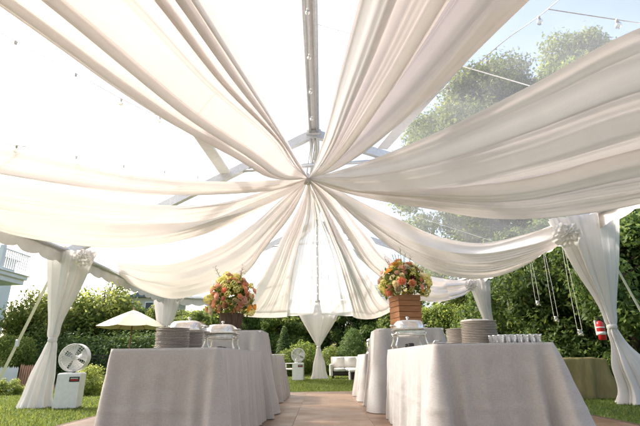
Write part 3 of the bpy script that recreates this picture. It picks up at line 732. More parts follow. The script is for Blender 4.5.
# lantern
lx = onz(369.5, 8.0)
e = empty('glass_lantern', (lx, 8.0, H1-.024)); tag(e, 'silver topped glass lantern on the cloth past the cedar flower box', 'lantern')
MB().lathe([(.0, 0), (.075, 0), (.075, .02), (.055, .03), (0, .03)], 18).build('base', MT['silver'], e, True)
MB().lathe([(.055, .03), (.062, .09), (.062, .17), (.05, .21)], 18).build('chimney', MT['glass'], e, True)
MB().lathe([(.052, .21), (.06, .215), (.05, .24), (.015, .265), (.0, .27)], 18).build('cap', MT['silver'], e, True)
MB().lathe([(.0, .03), (.025, .03), (.025, .12), (0, .122)], 12).build('candle', MT['wax'], e, True)

# ------------------------------------------------------------------ flower arrangements
def flower_mesh(name, seed, layers=4):
    rs = random.Random(seed); m = MB()
    for L in range(layers):
        n = 4+L; t = L/(layers-1); R = .28+.62*t; tilt = .15+1.0*t
        for k in range(n):
            a = 2*math.pi*(k+.5*(L % 2)+rs.uniform(-.1, .1))/n; wd = .42+.16*t; hgt = .85-.28*t
            c_, s_ = math.cos(a), math.sin(a)
            def P(rad, side, z): return (rad*c_-side*s_, rad*s_+side*c_, z)
            b0 = P(.10, 0, .0); 
            l0, r0 = P(R*.62, -wd, hgt*.45), P(R*.62, wd, hgt*.45)
            mid = P(R*.80, 0, hgt*.42); tip = P(R*(.75+.4*t), 0, hgt*(.98-.25*t)); l1, r1 = P(R*.72, -wd*.7, hgt*.86), P(R*.72, wd*.7, hgt*.86)
            m.add([b0, l0, mid, r0, l1, tip, r1], [(0, 2, 1), (0, 3, 2), (1, 2, 5, 4), (2, 3, 6, 5)])
    return m.me(name, True)
def hyd_mesh(name, seed):
    rs = np.random.RandomState(seed); m = MB()
    for i in range(34):
        z = 1-2*(i+.5)/34; 
        if z < -.35: continue
        a = i*2.39996; r = math.sqrt(1-z*z); n = Vector((r*math.cos(a), r*math.sin(a), z)); u = n.orthogonal().normalized(); w = n.cross(u); s = .24+.05*rs.rand()
        c = n*.85; m.add([c+n*.02, c+u*s+n*.08, c+(u+w)*s*.7, c+w*s+n*.08, c+(w-u)*s*.7, c-u*s+n*.08, c-(u+w)*s*.7, c-w*s+n*.08, c+(u-w)*s*.7], [(0, 1, 2, 3), (0, 3, 4, 5), (0, 5, 6, 7), (0, 7, 8, 1)])
    return m.me(name, True)
FM = {}
for i, c in enumerate(('peach', 'coral', 'yellow', 'cream', 'pink', 'wine', 'gold')):
    FM[c] = [flower_mesh('flower', i*3+j) for j in range(2)] if c != 'yellow' else [hyd_mesh('flower', j) for j in range(2)]
    for q in FM[c]: q.materials.append(MT[c])
def leafset(pts, nrms, size, rs):
    """bent rhombus leaves at points, loosely facing along nrms"""
    n = len(pts); r = rs.normal(size=(n, 3))
    N = nrms + .7*r; N /= np.linalg.norm(N, axis=1)[:, None]
    h = rs.normal(size=(n, 3)); U = np.cross(N, h); U /= np.linalg.norm(U, axis=1)[:, None]; Wd = np.cross(N, U)
    s = size*(.6+.8*rs.random(n))[:, None]
    V = np.stack([pts-U*s, pts+Wd*s*.48-N*s*.12, pts+U*s*1.05-N*s*.2, pts-Wd*s*.48-N*s*.12], 1).reshape(-1, 3)
    return V, np.arange(4*n).reshape(-1, 4)
def arrangement(label, loc, boxd, C, R, pal, seed, boxmat, square=True):
    rs = random.Random(seed); nr = np.random.default_rng(seed)
    e = empty('flower_arrangement', loc); tag(e, label, 'flowers', 'flower arrangements on tall tables')
    bw, bh = boxd
    if square:
        bx_ = empty('planter_box', (0, 0, 0)); bx_.parent = e; bx_.rotation_euler[2] = .24
        nb = 6; th = .02
        for k in range(nb):
            z = bh*(k+.5)/nb
            for sgn in (-1, 1):
                MB().box((0, sgn*(bw/2-th/2), z), (bw, th, bh/nb-.006), bev=.003).build('plank', boxmat, bx_)
                MB().box((sgn*(bw/2-th/2), 0, z), (th-.002, bw-2*th-.002, bh/nb-.006), bev=.003).build('plank', boxmat, bx_)
        MB().box((0, 0, .012), (bw-.05, bw-.05, .02)).build('bottom', boxmat, bx_)
    else:
        n = 12
        bx_ = empty('planter_box', (0, 0, 0)); bx_.parent = e
        for k in range(n):
            a = 2*math.pi*k/n; r0, r1 = bw/2*.9, bw/2*1.08; hw = math.pi/n*.94
            V = []
            for r_, z in ((r0, .0), (r1, bh)):
                for aa, rr in ((a-hw, r_), (a+hw, r_), (a+hw, r_-.018), (a-hw, r_-.018)): V.append((rr*math.cos(aa), rr*math.sin(aa), z))
            MB().add(V, [(3, 2, 1, 0), (4, 5, 6, 7), (0, 1, 5, 4), (1, 2, 6, 5), (2, 3, 7, 6), (3, 0, 4, 7)]).build('stave', boxmat, bx_)
        MB().lathe([(0, .01), (bw/2*.85, .01), (bw/2*.85, .03), (0, .03)], 18).build('bottom', boxmat, bx_)
    N = 104
    for i in range(N):
        z = 1-1.45*(i+.5)/N; a = i*2.39996+rs.uniform(-.2, .2); r = math.sqrt(max(0, 1-z*z)); k = rs.uniform(.80, 1.14)*(1+.07*math.sin(3*a+seed)*r)
        n = Vector((r*math.cos(a), r*math.sin(a), z)); tp_ = 1-.22*max(0, n.z)**2; p = Vector((n.x*R[0]*tp_, n.y*R[0]*tp_, n.z*R[1]*(1.12 if n.z > 0 else 1)))*k + Vector((0, 0, C))
        c = rs.choice(pal); s = rs.uniform(.042, .074)*(1.2 if c == 'yellow' else 1)
        o = link('flower', rs.choice(FM[c]), None, e, p, None, (s, s, s)); o.rotation_mode = 'QUATERNION'
        o.rotation_quaternion = (n+Vector((rs.uniform(-.3, .3), rs.uniform(-.3, .3), rs.uniform(-.1, .4)))).to_track_quat('Z', 'Y')
    n = 900; d = nr.normal(size=(n, 3)); d /= np.linalg.norm(d, axis=1)[:, None]; d[:, 2] = np.where(d[:, 2] < -.55, -d[:, 2], d[:, 2])
    pts = d*np.array([R[0], R[0], R[1]])*(nr.uniform(.55, 1.10, n))[:, None]; pts[:, 2] += C
    V, Q = leafset(pts, d, .036, nr); link('foliage', qmesh('foliage', V, Q), MT['leaf_mid'], e)['kind'] = 'stuff'
    for k in range(9):                                            # sprigs breaking the outline
        a = rs.uniform(0, 6.28); t = rs.uniform(.1, 1.3); n_ = Vector((math.sin(t)*math.cos(a), math.sin(t)*math.sin(a), math.cos(t)))
        L = rs.uniform(.14, .30); st = Vector((n_.x*R[0]*.9, n_.y*R[0]*.9, C+n_.z*R[1]*.9)); q = [st + n_*L*j/5 + Vector((0, 0, -.02*j*j/25 if t > .8 else .004*j)) for j in range(6)]
        m = MB().tube(q, .004, 5)
        for j in range(1, 6):
            for sg in (-1, 1):
                u = n_.orthogonal().normalized()*sg; c = q[j]; m.add([c, c+u*.02+n_*.018, c+u*.045+n_*.03, c+u*.02+n_*.032-Vector((0, 0, .006))], [(0, 1, 2, 3)])
        m.build('sprig', MT['leaf_mid'] if k % 3 else MT['wine'], e)
    return e
arrangement('peach and yellow flowers in a dark round planter on tall table', (onz(230, 6.66), 6.66, H2+.006), (.34, .27), .45, (.31, .335), ['peach', 'peach', 'peach', 'coral', 'yellow', 'yellow', 'yellow', 'cream', 'gold', 'pink'], 3, MT['bark_box'], False)
arrangement('orange yellow and burgundy flowers in an orange cedar box', (onz(407.5, 6.66), 6.66, H2+.006), (.36, .50), .67, (.345, .31), ['peach', 'peach', 'gold', 'yellow', 'yellow', 'yellow', 'pink', 'cream', 'cream', 'coral', 'wine'], 9, MT['cedar'], True)

# ------------------------------------------------------------------ fans, extinguisher, hanging jars, tarp
def fan(label, x, y, s=1.0, rz=0.0):
    e = empty('floor_fan', (x, y, GZ), rz); tag(e, label, 'fan', 'round fans on white boxes')
    bw, bh, R = .46*s, .72*s, .29*s
    MB().box((0, 0, bh/2), (bw, bw*.8, bh), bev=.025).build('box_base', MT['white_metal'], e)
    p = MB().box((.12*s, -bw*.4-.004, bh*.82), (.2*s, .008, .10*s), bev=.002).build('label_plate', MT['black'], e)
    MB().box((.12*s, -bw*.4-.0095, bh*.80), (.15*s, .003, .022*s)).build('label_print', MT['red'], p)
    MB().box((.12*s, -bw*.4-.0095, bh*.845), (.15*s, .003, .014*s)).build('label_print', MT['paper'], p)
    MB().tube([(0, .06, bh-.01), (0, .06, bh+.12)], .035*s).build('neck', MT['black'], e, True)
    c = (0, 0, bh+R+.02)
    m = MB()
    for yy, rr in ((-.10, R*.98), (.10, R*.98)): m.torus((0, yy, c[2]), rr, .012*s, n=40)
    for q in (.2, .36, .52, .68, .84): m.torus((0, -.11-.03*(1-q), c[2]), R*q, .004*s, n=36, m=4)
    for k in range(28):
        a = 2*math.pi*k/28; m.tube([(R*.12*math.cos(a), -.14, c[2]+R*.12*math.sin(a)), (R*.97*math.cos(a), -.11, c[2]+R*.97*math.sin(a)), (R*.97*math.cos(a), .10, c[2]+R*.97*math.sin(a))], .004*s, 4, False)
    m.build('cage', MT['white_metal'], e, True)
    V = []; F = []; n = 40
    for yy in (-.09, .09):
        for k in range(n): a = 2*math.pi*k/n; V.append((R*1.0*math.cos(a), yy, c[2]+R*math.sin(a)))
    F = [(k, (k+1) % n, n+(k+1) % n, n+k) for k in range(n)]
    MB().add(V, F).build('shroud', MT['white_metal'], e, True)
    for k in range(4):
        a0 = 2*math.pi*k/4+.3; V = []; F = []
        for i in range(6):
            r = R*(.15+.75*i/5)
            for j in range(5):
                a = a0 + (j/4-.5)*(.8+.5*i/5); V.append((r*math.cos(a), -.05+.10*j/4, c[2]+r*math.sin(a)))
        for i in range(5):
            for j in range(4): F.append((i*5+j, i*5+j+1, i*5+6+j, i*5+5+j))
        MB().add(V, F).build('blade', MT['white_metal'], e, True)
    h = MB().lathe([(0, -.11), (.04*s, -.10), (.05*s, -.06), (.05*s, .08), (0, .09)], 16); h.V = [(x_, z_, y_+c[2]) for x_, y_, z_ in h.V]
    h.build('motor_hub', MT['white_metal'], e, True)
    return e
p = at(67.5, 404, 9.15); fan('large round white fan on a white box on the lawn', p.x, 9.15, .92, .18)
p = at(298, 375, 19.2); fan('small far round white fan before the aisle end curtain', p.x, 19.3, .98, -.1)

p = at(603, 340, 8.32)
e = empty('fire_extinguisher', (p.x, 8.32, p.z)); tag(e, 'red fire extinguisher hung on the tied white curtain', 'fire extinguisher')
e.rotation_euler = (0, .02, .5); e.scale = (.9, .9, .9)
b = MB().lathe([(.0, 0), (.06, .0), (.073, .012), (.074, .30), (.066, .345), (.035, .375), (.025, .385), (0, .385)], 22).build('cylinder', MT['red'], e, True)
MB().lathe([(.0752, .10), (.0752, .165)], 22).build('label_band', MT['paper'], b, True); MB().lathe([(.0752, .235), (.0752, .262)], 22).build('label_band', MT['paper'], b, True)
MB().lathe([(.022, .38), (.022, .42), (.03, .425), (.03, .44), (0, .442)], 12).build('valve', MT['black'], e, True)
MB().tube([(.0, 0, .43), (-.04, -.02, .455), (-.12, -.03, .46)], .009).build('handle', MT['black'], e, True); MB().tube([(.0, 0, .415), (-.05, -.02, .42), (-.11, -.03, .43)], .009).build('trigger', MT['black'], e, True)
MB().tube([(.03, 0, .41), (.09, -.02, .38), (.10, -.03, .25), (.088, -.03, .09)], .012, 8).build('hose', MT['black'], e, True)
MB().box((.0, .085, .25), (.06, .03, .3)).build('bracket', MT['alu'], e)

def jar(label, px, py, x=5.5):
    p = atx(px, py, x); e = empty('hanging_jar', p); e.scale = (1.25, 1.25, 1.0); tag(e, label, 'jar', 'glass jars hung on strings from the eave')
    MB().lathe([(.0, 0), (.042, 0), (.047, .008), (.047, .085), (.036, .105), (.038, .125)], 18).build('glass', MT['glass'], e, True)
    MB().lathe([(.040, .108), (.041, .126), (.039, .127)], 18).build('wire_collar', MT['silver'], e, True)
    MB().lathe([(.0, .006), (.03, .006), (.03, .05), (0, .052)], 12).build('candle', MT['wax'], e, True)
    top = EZ-p.z
    for s in (-1, 1): MB().tube([(s*.04, 0, .118), (s*.035, 0, .5*top), (s*.012, 0, top)], .0036, 5).build('string', MT['string'], e)
jar('glass jar hung between olive tarp and fire extinguisher, on the longest strings', 581, 336)
jar('glass jar hung before the shrubs above the short clear glasses, higher of two', 538.5, 306)
jar('glass jar hung before the shrubs beside the tallest cream plates, lower of two', 511, 314)

jar('small glass jar hung deepest in the dark shrubs beside the longest strings', 557, 322, 5.62)
def tarp_box():
    V = []; F = []; n = 160; rows = 24
    x0, x1, y0, y1, h = 4.9, 6.12, 9.7, 10.5, .80
    cx_, cy_, a, b = (x0+x1)/2, (y0+y1)/2, (x1-x0)/2, (y1-y0)/2
    for r in range(rows+1):
        t = r/rows
        for k in range(n):
            an = 2*math.pi*k/n; c_, s_ = math.cos(an), math.sin(an); f = (abs(c_)**8+abs(s_)**8)**(-1/8)
            if r <= 2: q = (.0, .55, .97)[r]; z = h - (.0, .01, .0)[r] + .015*math.sin(an*3)
            else:
                tt = (r-2)/(rows-2); q = 1+.22*tt + .10*tt**.6*math.sin(8*an+2*tt) + .07*tt**.6*math.sin(15*an+1+3*tt) + .02*math.sin(6*an-9*tt); z = h*(1-tt) + .012*math.sin(5*an+7*tt)*(1-tt) + (.004 if tt == 1 else 0)
            V.append((c_*f*a*q, s_*f*b*q, max(z, .003)))
    for r in range(rows):
        for k in range(n): F.append((r*n+k, r*n+(k+1) % n, (r+1)*n+(k+1) % n, (r+1)*n+k))
    o = MB().add(V, F).build('covered_crate', MT['tarp'], None, True, loc=(cx_, cy_, GZ)); tag(o, 'crate wrapped in a creased olive tarp on the lawn', 'tarp')
tarp_box()

# ------------------------------------------------------------------ garden furniture at the far end
def sofa(x, y, rz=0):
    e = empty('garden_sofa', (x, y, GZ), rz); tag(e, 'off white garden sofa beyond the dance floor', 'sofa')
    MB().box((0, .05, .22), (1.75, .7, .16), bev=.02).build('seat_frame', MT['dark_gap'], e)  # dark colour paints in the shaded gap below the seat
    for sx in (-1, 1):
        for sy in (-.25, .32): MB().box((sx*.82, sy, .07), (.07, .07, .14)).build('leg', MT['dark_gap'], e)
    for k in (-1, 0, 1): MB().box((k*.535, -.02, .37), (.53, .66, .15), bev=.035).build('seat_cushion', MT['cushion'], e, True)
    for k in (-1, 0, 1): MB().box((k*.535, .32, .68), (.53, .14, .48), bev=.04).build('back_cushion', MT['cushion'], e, True)
    MB().box((0, .42, .62), (1.75, .06, .62), bev=.02).build('backrest', MT['wicker_w'], e)
    for sx in (-1, 1): MB().box((sx*.90, .05, .36), (.11, .74, .5), bev=.02).build('arm', MT['wicker_w'], e)
sofa(1.30, 20.6, .03)
e = empty('garden_ottoman', (1.42, 18.9, GZ)); tag(e, 'low off white ottoman before the garden sofa', 'ottoman')
MB().box((0, 0, .38), (.62, .5, .14), bev=.03).build('cushion', MT['cushion'], e, True)
for sx in (-1, 1):
    MB().box((sx*.28, 0, .155), (.06, .45, .31)).build('leg', MT['wicker_w'], e)
MB().box((0, .02, .17), (.49, .40, .27)).build('shade_block', MT['dark_gap'], e)  # dark block in place of the shaded space below the cushion
def armchair(label, x, y, rz):
    e = empty('garden_chair', (x, y, GZ), rz); tag(e, label, 'chair', 'white garden chairs')
    MB().box((0, 0, .44), (.56, .54, .06), bev=.02).build('seat', MT['cushion'], e)
    for sx in (-1, 1):
        MB().tube([(sx*.27, -.25, 0), (sx*.27, -.25, .66)], .022).build('leg', MT['white_metal'], e, True)
        MB().tube([(sx*.27, .27, 0), (sx*.27, .25, .45), (sx*.27, .36, 1.0)], .022).build('leg', MT['white_metal'], e, True)
        MB().box((sx*.27, .02, .675), (.06, .62, .03), bev=.008).build('armrest', MT['white_metal'], e)
    for z in (.58, .98): MB().tube([(-.27, .27+.1*(z-.5), z), (.27, .27+.1*(z-.5), z)], .018).build('back_rail', MT['white_metal'], e, True)
    for k in range(5): MB().box((-.2+.1*k, .31, .78), (.035, .015, .4)).build('back_slat', MT['white_metal'], e)
armchair('white garden chair turned sideways past the linen tables', -1.42, 20.0, -1.75)
armchair('white garden chair facing the high bistro table', -2.75, 21.6, 1.4)
e = empty('bistro_table', (-2.1, 20.6, GZ)); tag(e, 'thin topped white bistro table between two garden chairs', 'table')
MB().lathe([(0, 1.04), (.42, 1.04), (.43, 1.055), (.42, 1.07), (0, 1.07)], 28).build('tabletop', MT['white_metal'], e, True)
MB().tube([(0, 0, .03), (0, 0, 1.04)], .035).build('pedestal', MT['white_metal'], e, True)
MB().lathe([(0, 0), (.26, 0), (.26, .02), (.05, .04), (0, .04)], 24).build('foot', MT['white_metal'], e, True)

# market umbrella
def umbrella():
    p = at(132, 327, 16.5); e = empty('market_umbrella', (p.x, 16.5, GZ)); tag(e, 'open cream market umbrella above the clipped hedge', 'umbrella')
    R, zr, zt = 1.28, p.z-GZ, at(133, 310, 16.5).z-GZ
    MB().tube([(0, 0, 0), (0, 0, zt+.04)], .025).build('pole', MT['wood_red'], e, True)
    MB().lathe([(0, 0), (.28, 0), (.28, .06), (.06, .10), (.04, .25), (0, .25)], 20).build('base', MT['iron'], e, True)
    MB().lathe([(.0, zt+.02), (.03, zt+.03), (.03, zt+.09), (0, zt+.11)], 10).build('finial', MT['wood_red'], e, True)
    n = 8
    for k in range(n):
        V = []; F = []
        for i in range(6):
            t = i/5
            for j in range(7):
                s = j/6; a = 2*math.pi*(k+s)/n; chord = math.cos(math.pi/n)/math.cos((s-.5)*2*math.pi/n)
                V.append((R*t*chord*math.cos(a), R*t*chord*math.sin(a), zt-(zt-zr)*t**1.12-.035*t*4*s*(1-s)))
        for i in range(5):
            for j in range(6): F.append((i*7+j, i*7+j+1, i*7+8+j, i*7+7+j))
        MB().add(V, F).build('canopy_panel', MT['umb_a'] if k % 2 else MT['umb_b'], e, True)
        a = 2*math.pi*k/n; MB().tube([(0, 0, zt-.06), (R*.98*math.cos(a), R*.98*math.sin(a), zr+.01)], .010, 6).build('rib', MT['wood_red'], e)
umbrella()

# fences on the left
def pickets(label, a, b, n, h, mat, w=.09, gap_top=True):
    a, b = Vector(a), Vector(b); e = empty('picket_fence', a, math.atan2(b.y-a.y, b.x-a.x)); tag(e, label, 'fence', 'low garden fences'); L = (b-a).length
    for z in (.25*h, .8*h): MB().box((L/2, .03, z), (L, .035, .07)).build('rail', MT[mat], e)
    for k in range(n):
        x = L*(k+.5)/n; hh = h*random.uniform(.97, 1.03)
        m = MB().add([(x-w/2, -.012, 0), (x+w/2, -.012, 0), (x+w/2, -.012, hh-.06), (x, -.012, hh), (x-w/2, -.012, hh-.06)] + [(x-w/2, .012, 0), (x+w/2, .012, 0), (x+w/2, .012, hh-.06), (x, .012, hh), (x-w/2, .012, hh-.06)],
                   [(4, 3, 2, 1, 0), (5, 6, 7, 8, 9)] + [(i, (i+1) % 5, 5+(i+1) % 5, 5+i) for i in range(5)]); m.build('picket', MT[mat], e)
a = at(-12, 372, 14.2); b = at(18, 372, 14.6); pickets('picket fence below the house balcony, sunlight painted in as white', (a.x, 14.2, GZ), (b.x, 14.6, GZ), 13, .75, 'trim', .06)  # same wooden fence as the next; white colour stands in for sun on it
a = at(19, 372, 14.6); b = at(44, 372, 14.2); pickets('reddish brown picket fence beside the slanting strap', (a.x, 14.62, GZ), (b.x, 14.2, GZ), 11, .80, 'wood_red', .065)
def iron_fence(label, a, b, h):
    a, b = Vector(a), Vector(b); L = (b-a).length; e = empty('iron_fence', a, math.atan2(b.y-a.y, b.x-a.x)); tag(e, label, 'fence', 'low garden fences')
    for z in (.12, h-.12, h): MB().box((L/2, 0, z), (L, .035, .035)).build('rail', MT['iron'], e)
    n = int(L/.14)
    me = MB().box((0, 0, h/2), (.016, .016, h-.005)).me('baluster'); me.materials.append(MT['iron'])
    for k in range(n): link('baluster', me, None, e, (L*(k+.5)/n, 0, 0))
    for k in range(int(L/2)+1): MB().box((min(2*k, L), 0, h/2+.04), (.06, .06, h+.08)).build('post', MT['iron'], e)
iron_fence('black iron railing in front of the clipped hedge', (-10.4, 18.6, GZ), (-5.2, 18.9, GZ), 1.1)

# ------------------------------------------------------------------ buildings
def house():
    e = empty('white_house', (-17.2, 20.5, GZ)); tag(e, 'white house with a railed upper balcony and porch columns', 'house')
    # local frame: porch runs along x; right end of the porch is x = +3.0
    zd = at(20, 268, 19.0).z - GZ                      # balcony floor
    X1 = at(27, 268, 20.8).x + 17.2; Y0 = 19.0-20.5
    MB().box((-5.2, 2.1, 3.2), (9.8, 3, 6.4)).build('wall', MT['house'], e)
    for k in range(21): MB().box((-5.2, .592, .3*k+.25), (9.84, .02, .285), taper=1).build('clapboard', MT['house'], e)
    MB().box((X1-4.2, Y0+.95, zd-.12), (8.4, 2.1, .22), bev=.03).build('balcony_deck', MT['trim'], e)
    MB().box((X1-4.2, Y0+.95, zd-.34), (8.2, 1.95, .24), bev=.02).build('fascia', MT['trim'], e)
    MB().box((X1-4.2, Y0+.95, zd-.02), (8.55, 2.22, .06), bev=.02).build('cornice', MT['trim'], e)
    MB().add([(-10.3, .3, 6.4), (-.1, .3, 6.4), (-.1, 3.9, 6.4), (-10.3, 3.9, 6.4), (-8, 2.1, 7.0), (-2.4, 2.1, 7.0)], [(3, 2, 1, 0), (0, 1, 5, 4), (1, 2, 5), (2, 3, 4, 5), (3, 0, 4)]).build('roof', MT['slate'], e)
    rl = empty('balcony_railing', (0, 0, 0)); rl.parent = e
    MB().box((X1-4.2, Y0+.08, zd+.98), (8.3, .10, .06), bev=.01).build('handrail', MT['trim'], rl); MB().box((X1-4.2, Y0+.08, zd+.12), (8.3, .07, .06)).build('bottom_rail', MT['trim'], rl)
    me = MB().box((0, 0, .55), (.045, .045, .82)).me('baluster'); me.materials.append(MT['trim'])
    for k in range(60): link('baluster', me, None, rl, (X1-.3-k*.13, Y0+.08, zd))
    MB().box((X1-.1, Y0+.1, zd+.57), (.18, .18, 1.1), bev=.015).build('newel_post', MT['trim'], rl)
    for k in range(12): link('baluster', me, None, rl, (X1-.1, Y0+.3+k*.14, zd))
    MB().box((X1-.1, Y0+1.1, zd+.98), (.10, 1.8, .06)).build('handrail', MT['trim'], rl)
    for x in (X1-.35, X1-2.9, X1-5.4):
        c = MB().lathe([(.19, 0), (.19, .12), (.15, .16), (.14, zd*.5), (.125, zd-.75), (.17, zd-.68), (.17, zd-.48)], 18, (x, Y0+.25, 0)).build('column', MT['trim'], e, True)
    XW = -.2
    d = MB().box((XW-1.0, .555, 1.15), (1.0, .05, 2.2), bev=.01).build('door', MT['door_br'], e); MB().box((XW-1.0, .52, 1.5), (.6, .02, .9)).build('pane', MT['window'], d)
    for x, z in ((XW-3.2, 1.6), (XW-1.2, zd+.75), (XW-3.8, zd+.75)):
        w = MB().box((x, .565, z), (1.05, .05, 1.55), bev=.01).build('window', MT['trim'], e)
        for sx in (-1, 1):
            for sz in (-1, 1): MB().box((x+sx*.24, .535, z+sz*.36), (.42, .012, .66)).build('pane', MT['window'], w)
house()
def far_house():
    c = at(150, 300, 46); e = empty('far_house', (c.x, 46, GZ)); tag(e, 'distant house with a blue grey gabled roof behind the hedge', 'house')
    zt = at(152, 288, 46).z-GZ; ze = at(152, 297.5, 46).z-GZ
    MB().box((-1.6, 3, ze/2), (7.2, 6, ze)).build('wall', MT['brick'], e)
    w = 1.9
    for x, s, zz in ((0, 1, zt), ):
        V = [(-2.6, -.4, ze), (2.6, -.4, ze), (0, -.4, zt), (-2.6, 6.4, ze), (2.6, 6.4, ze), (0, 6.4, zt)]
        r = MB().add(V, [(0, 1, 2), (5, 4, 3), (0, 2, 5, 3), (2, 1, 4, 5), (1, 0, 3, 4)]).build('gable_roof', MT['slate'], e)
        MB().box((1.0, 2.8, zt-.1), (.5, .5, 1.0)).build('chimney', MT['brick'], r)
    V = [(-5.6, -.3, ze-.02), (2.3, -.3, ze-.02), (2.3, 6.3, ze-.02), (-5.6, 6.3, ze-.02), (-4.6, 3, ze+.3), (1.3, 3, ze+.3)]
    MB().add(V, [(3, 2, 1, 0), (0, 1, 5, 4), (1, 2, 5), (2, 3, 4, 5), (3, 0, 4)]).build('main_roof', MT['slate'], e)
    for k in range(3):
        f = MB().box((-4+2*k, -.02, ze-1.1), (.9, .08, 1.3)).build('window', MT['trim'], e); MB().box((-4+2*k, -.07, ze-1.1), (.75, .03, 1.1)).build('pane', MT['window'], f)
far_house()

# ------------------------------------------------------------------ trees and shrubs
def crown_mesh(name, clumps, n, size, seed, shell=.55):
    rs = np.random.default_rng(seed); P = []; D = []
    vol = np.array([c[1][0]*c[1][1]*c[1][2] for c in clumps])**.75; cnt = (n*vol/vol.sum()).astype(int)
    for (c, r), k in zip(clumps, cnt):
        d = rs.normal(size=(k, 3)); d /= np.linalg.norm(d, axis=1)[:, None]
        lump = 1 + .16*np.sin(4*d[:, 0]*3+c[0]) * np.sin(11*d[:, 2]+c[1]) + .10*np.sin(13*d[:, 1]+c[2])
        rad = (shell + (1-shell)*rs.random(k)**.7)*lump*(1+.06*rs.normal(size=k))
        P.append(np.array(c) + d*np.array(r)*rad[:, None]); D.append(d)
    P, D = np.concatenate(P), np.concatenate(D); D[:, 2] += .35
    ok = P[:, 2] > .02; V, Q = leafset(P[ok], D[ok], size, rs); V[:, 2] = np.maximum(V[:, 2], .0)
    return qmesh(name, V, Q)
def trunk(e, h, r, limbs, seed, cl=None):
    rs = random.Random(seed); m = MB(); m.tube([(0, 0, -.02), (.02, 0, h*.3), (rs.uniform(-.1, .1), rs.uniform(-.1, .1), h*.62), (rs.uniform(-.2, .2), rs.uniform(-.2, .2), h*.92)], [r*1.3, r, r*.7, r*.22], 9)
    for k in range(limbs):
        z = h*rs.uniform(.25, .7); a = rs.uniform(0, 6.28); L = h*rs.uniform(.2, .42)
        m.tube([(0, 0, z), (L*.5*math.cos(a), L*.5*math.sin(a), z+L*.35), (L*math.cos(a), L*math.sin(a), z+L*.75)], [r*.5, r*.33, r*.1], 6)
    return m
def clumps_round(H, R, n, seed, base=.12, squash=.8, lo=.26, hi=.46):
    rs = random.Random(seed); out = []
    for i in range(n):
        t = rs.random()**.8; z = H*(base+(1-base-.14)*t); prof = math.sin(math.pi*(.14+.80*t))**.7
        a = rs.uniform(0, 6.28); q = R*prof*rs.uniform(.25, .78 if lo > .2 else .95); s = R*rs.uniform(lo, hi)
        out.append(((q*math.cos(a), q*math.sin(a), z), (s, s, s*squash)))
    return out
PROTO = {}
def proto(key, clumps, n, size, mat, seed, H, r, limbs, shell=.5):
    cm = crown_mesh('crown', clumps, n, size, seed, shell); cm.materials.append(MT[mat])
    tm = trunk(None, H, r, limbs, seed).me('trunk', True); tm.materials.append(MT['bark'])
    PROTO[key] = (cm, tm)
proto('shrubA', clumps_round(4.2, 2.0, 80, 1, .02, .8, .14, .34), 34000, .06, 'leaf_dark', 1, 3.9, .10, 9)
proto('shrubB', clumps_round(4.8, 1.9, 80, 2, .02, .8, .14, .34), 34000, .06, 'leaf_dark', 2, 4.4, .10, 9)
proto('shrubC', clumps_round(3.6, 1.9, 30, 3, .02), 26000, .065, 'leaf_mid', 3, 3.2, .09, 9)
proto('tall', clumps_round(15, 4.9, 230, 4, .15, .7, .13, .26), 190000, .08, 'leaf_mid', 4, 11, .32, 16, .35)
proto('tall2', clumps_round(13, 4.2, 170, 14, .12, .7, .13, .26), 150000, .08, 'leaf_mid', 14, 9, .3, 14, .35)
proto('farA', clumps_round(6, 2.8, 60, 5, .04, .8, .16, .34), 24000, .11, 'leaf_mid', 5, 5.4, .16, 9)
proto('farB', clumps_round(7, 2.6, 60, 6, .04, .8, .16, .34), 24000, .11, 'leaf_dark', 6, 6.3, .16, 9)
proto('airy', clumps_round(4.6, 2.2, 22, 7, .3), 9000, .085, 'leaf_light', 7, 4.3, .08, 12, .3)
proto('small', clumps_round(1.0, .8, 12, 8, .0), 3200, .05, 'leaf_light', 8, .8, .03, 5)
proto('conifer', [((0, 0, .28*(k+.6)), (max(.12, .70*(1-k/9.5)**.75),)*2+(.30,)) for k in range(9)], 14000, .04, 'leaf_conifer', 9, 2.4, .06, 3, .75)
proto('ball', [((0, 0, 1.0), (1.0, 1.0, .95)), ((0, 0, .5), (.85, .85, .6))], 9000, .06, 'leaf_mid', 10, 1.5, .06, 3, .8)
proto('cone', [((0, 0, .45), (.88, .88, .55)), ((0, 0, .95), (.80, .80, .55)), ((0, 0, 1.4), (.60, .60, .50)), ((0, 0, 1.75), (.34, .34, .34))], 20000, .032, 'leaf_conifer', 12, 1.8, .06, 3, .9)
def box_clump(L, d, h, seed):
    rs = random.Random(seed); return [((L*(i+.5)/14-L/2, rs.uniform(-.1, .1), h*.5), (L/14*.95, d, h*.54*rs.uniform(.95, 1.05))) for i in range(14)]
proto('hedge', box_clump(7.5, .7, 2.0, 5), 22000, .06, 'leaf_conifer', 15, 1.6, .05, 3, .7)
def plant(key, name, label, x, y, s=1.0, rz=None, cat='tree', group=None, sz=None):
    e = empty(name, (x, y, GZ-.01), random.uniform(0, 6.28) if rz is None else rz); e.scale = (s, s, sz or s); tag(e, label, cat, group)
    cm, tm = PROTO[key]; link('crown', cm, None, e); link('trunk', tm, None, e); return e
def gx(px, d): return (CAM+ray(px, 355)*d).x
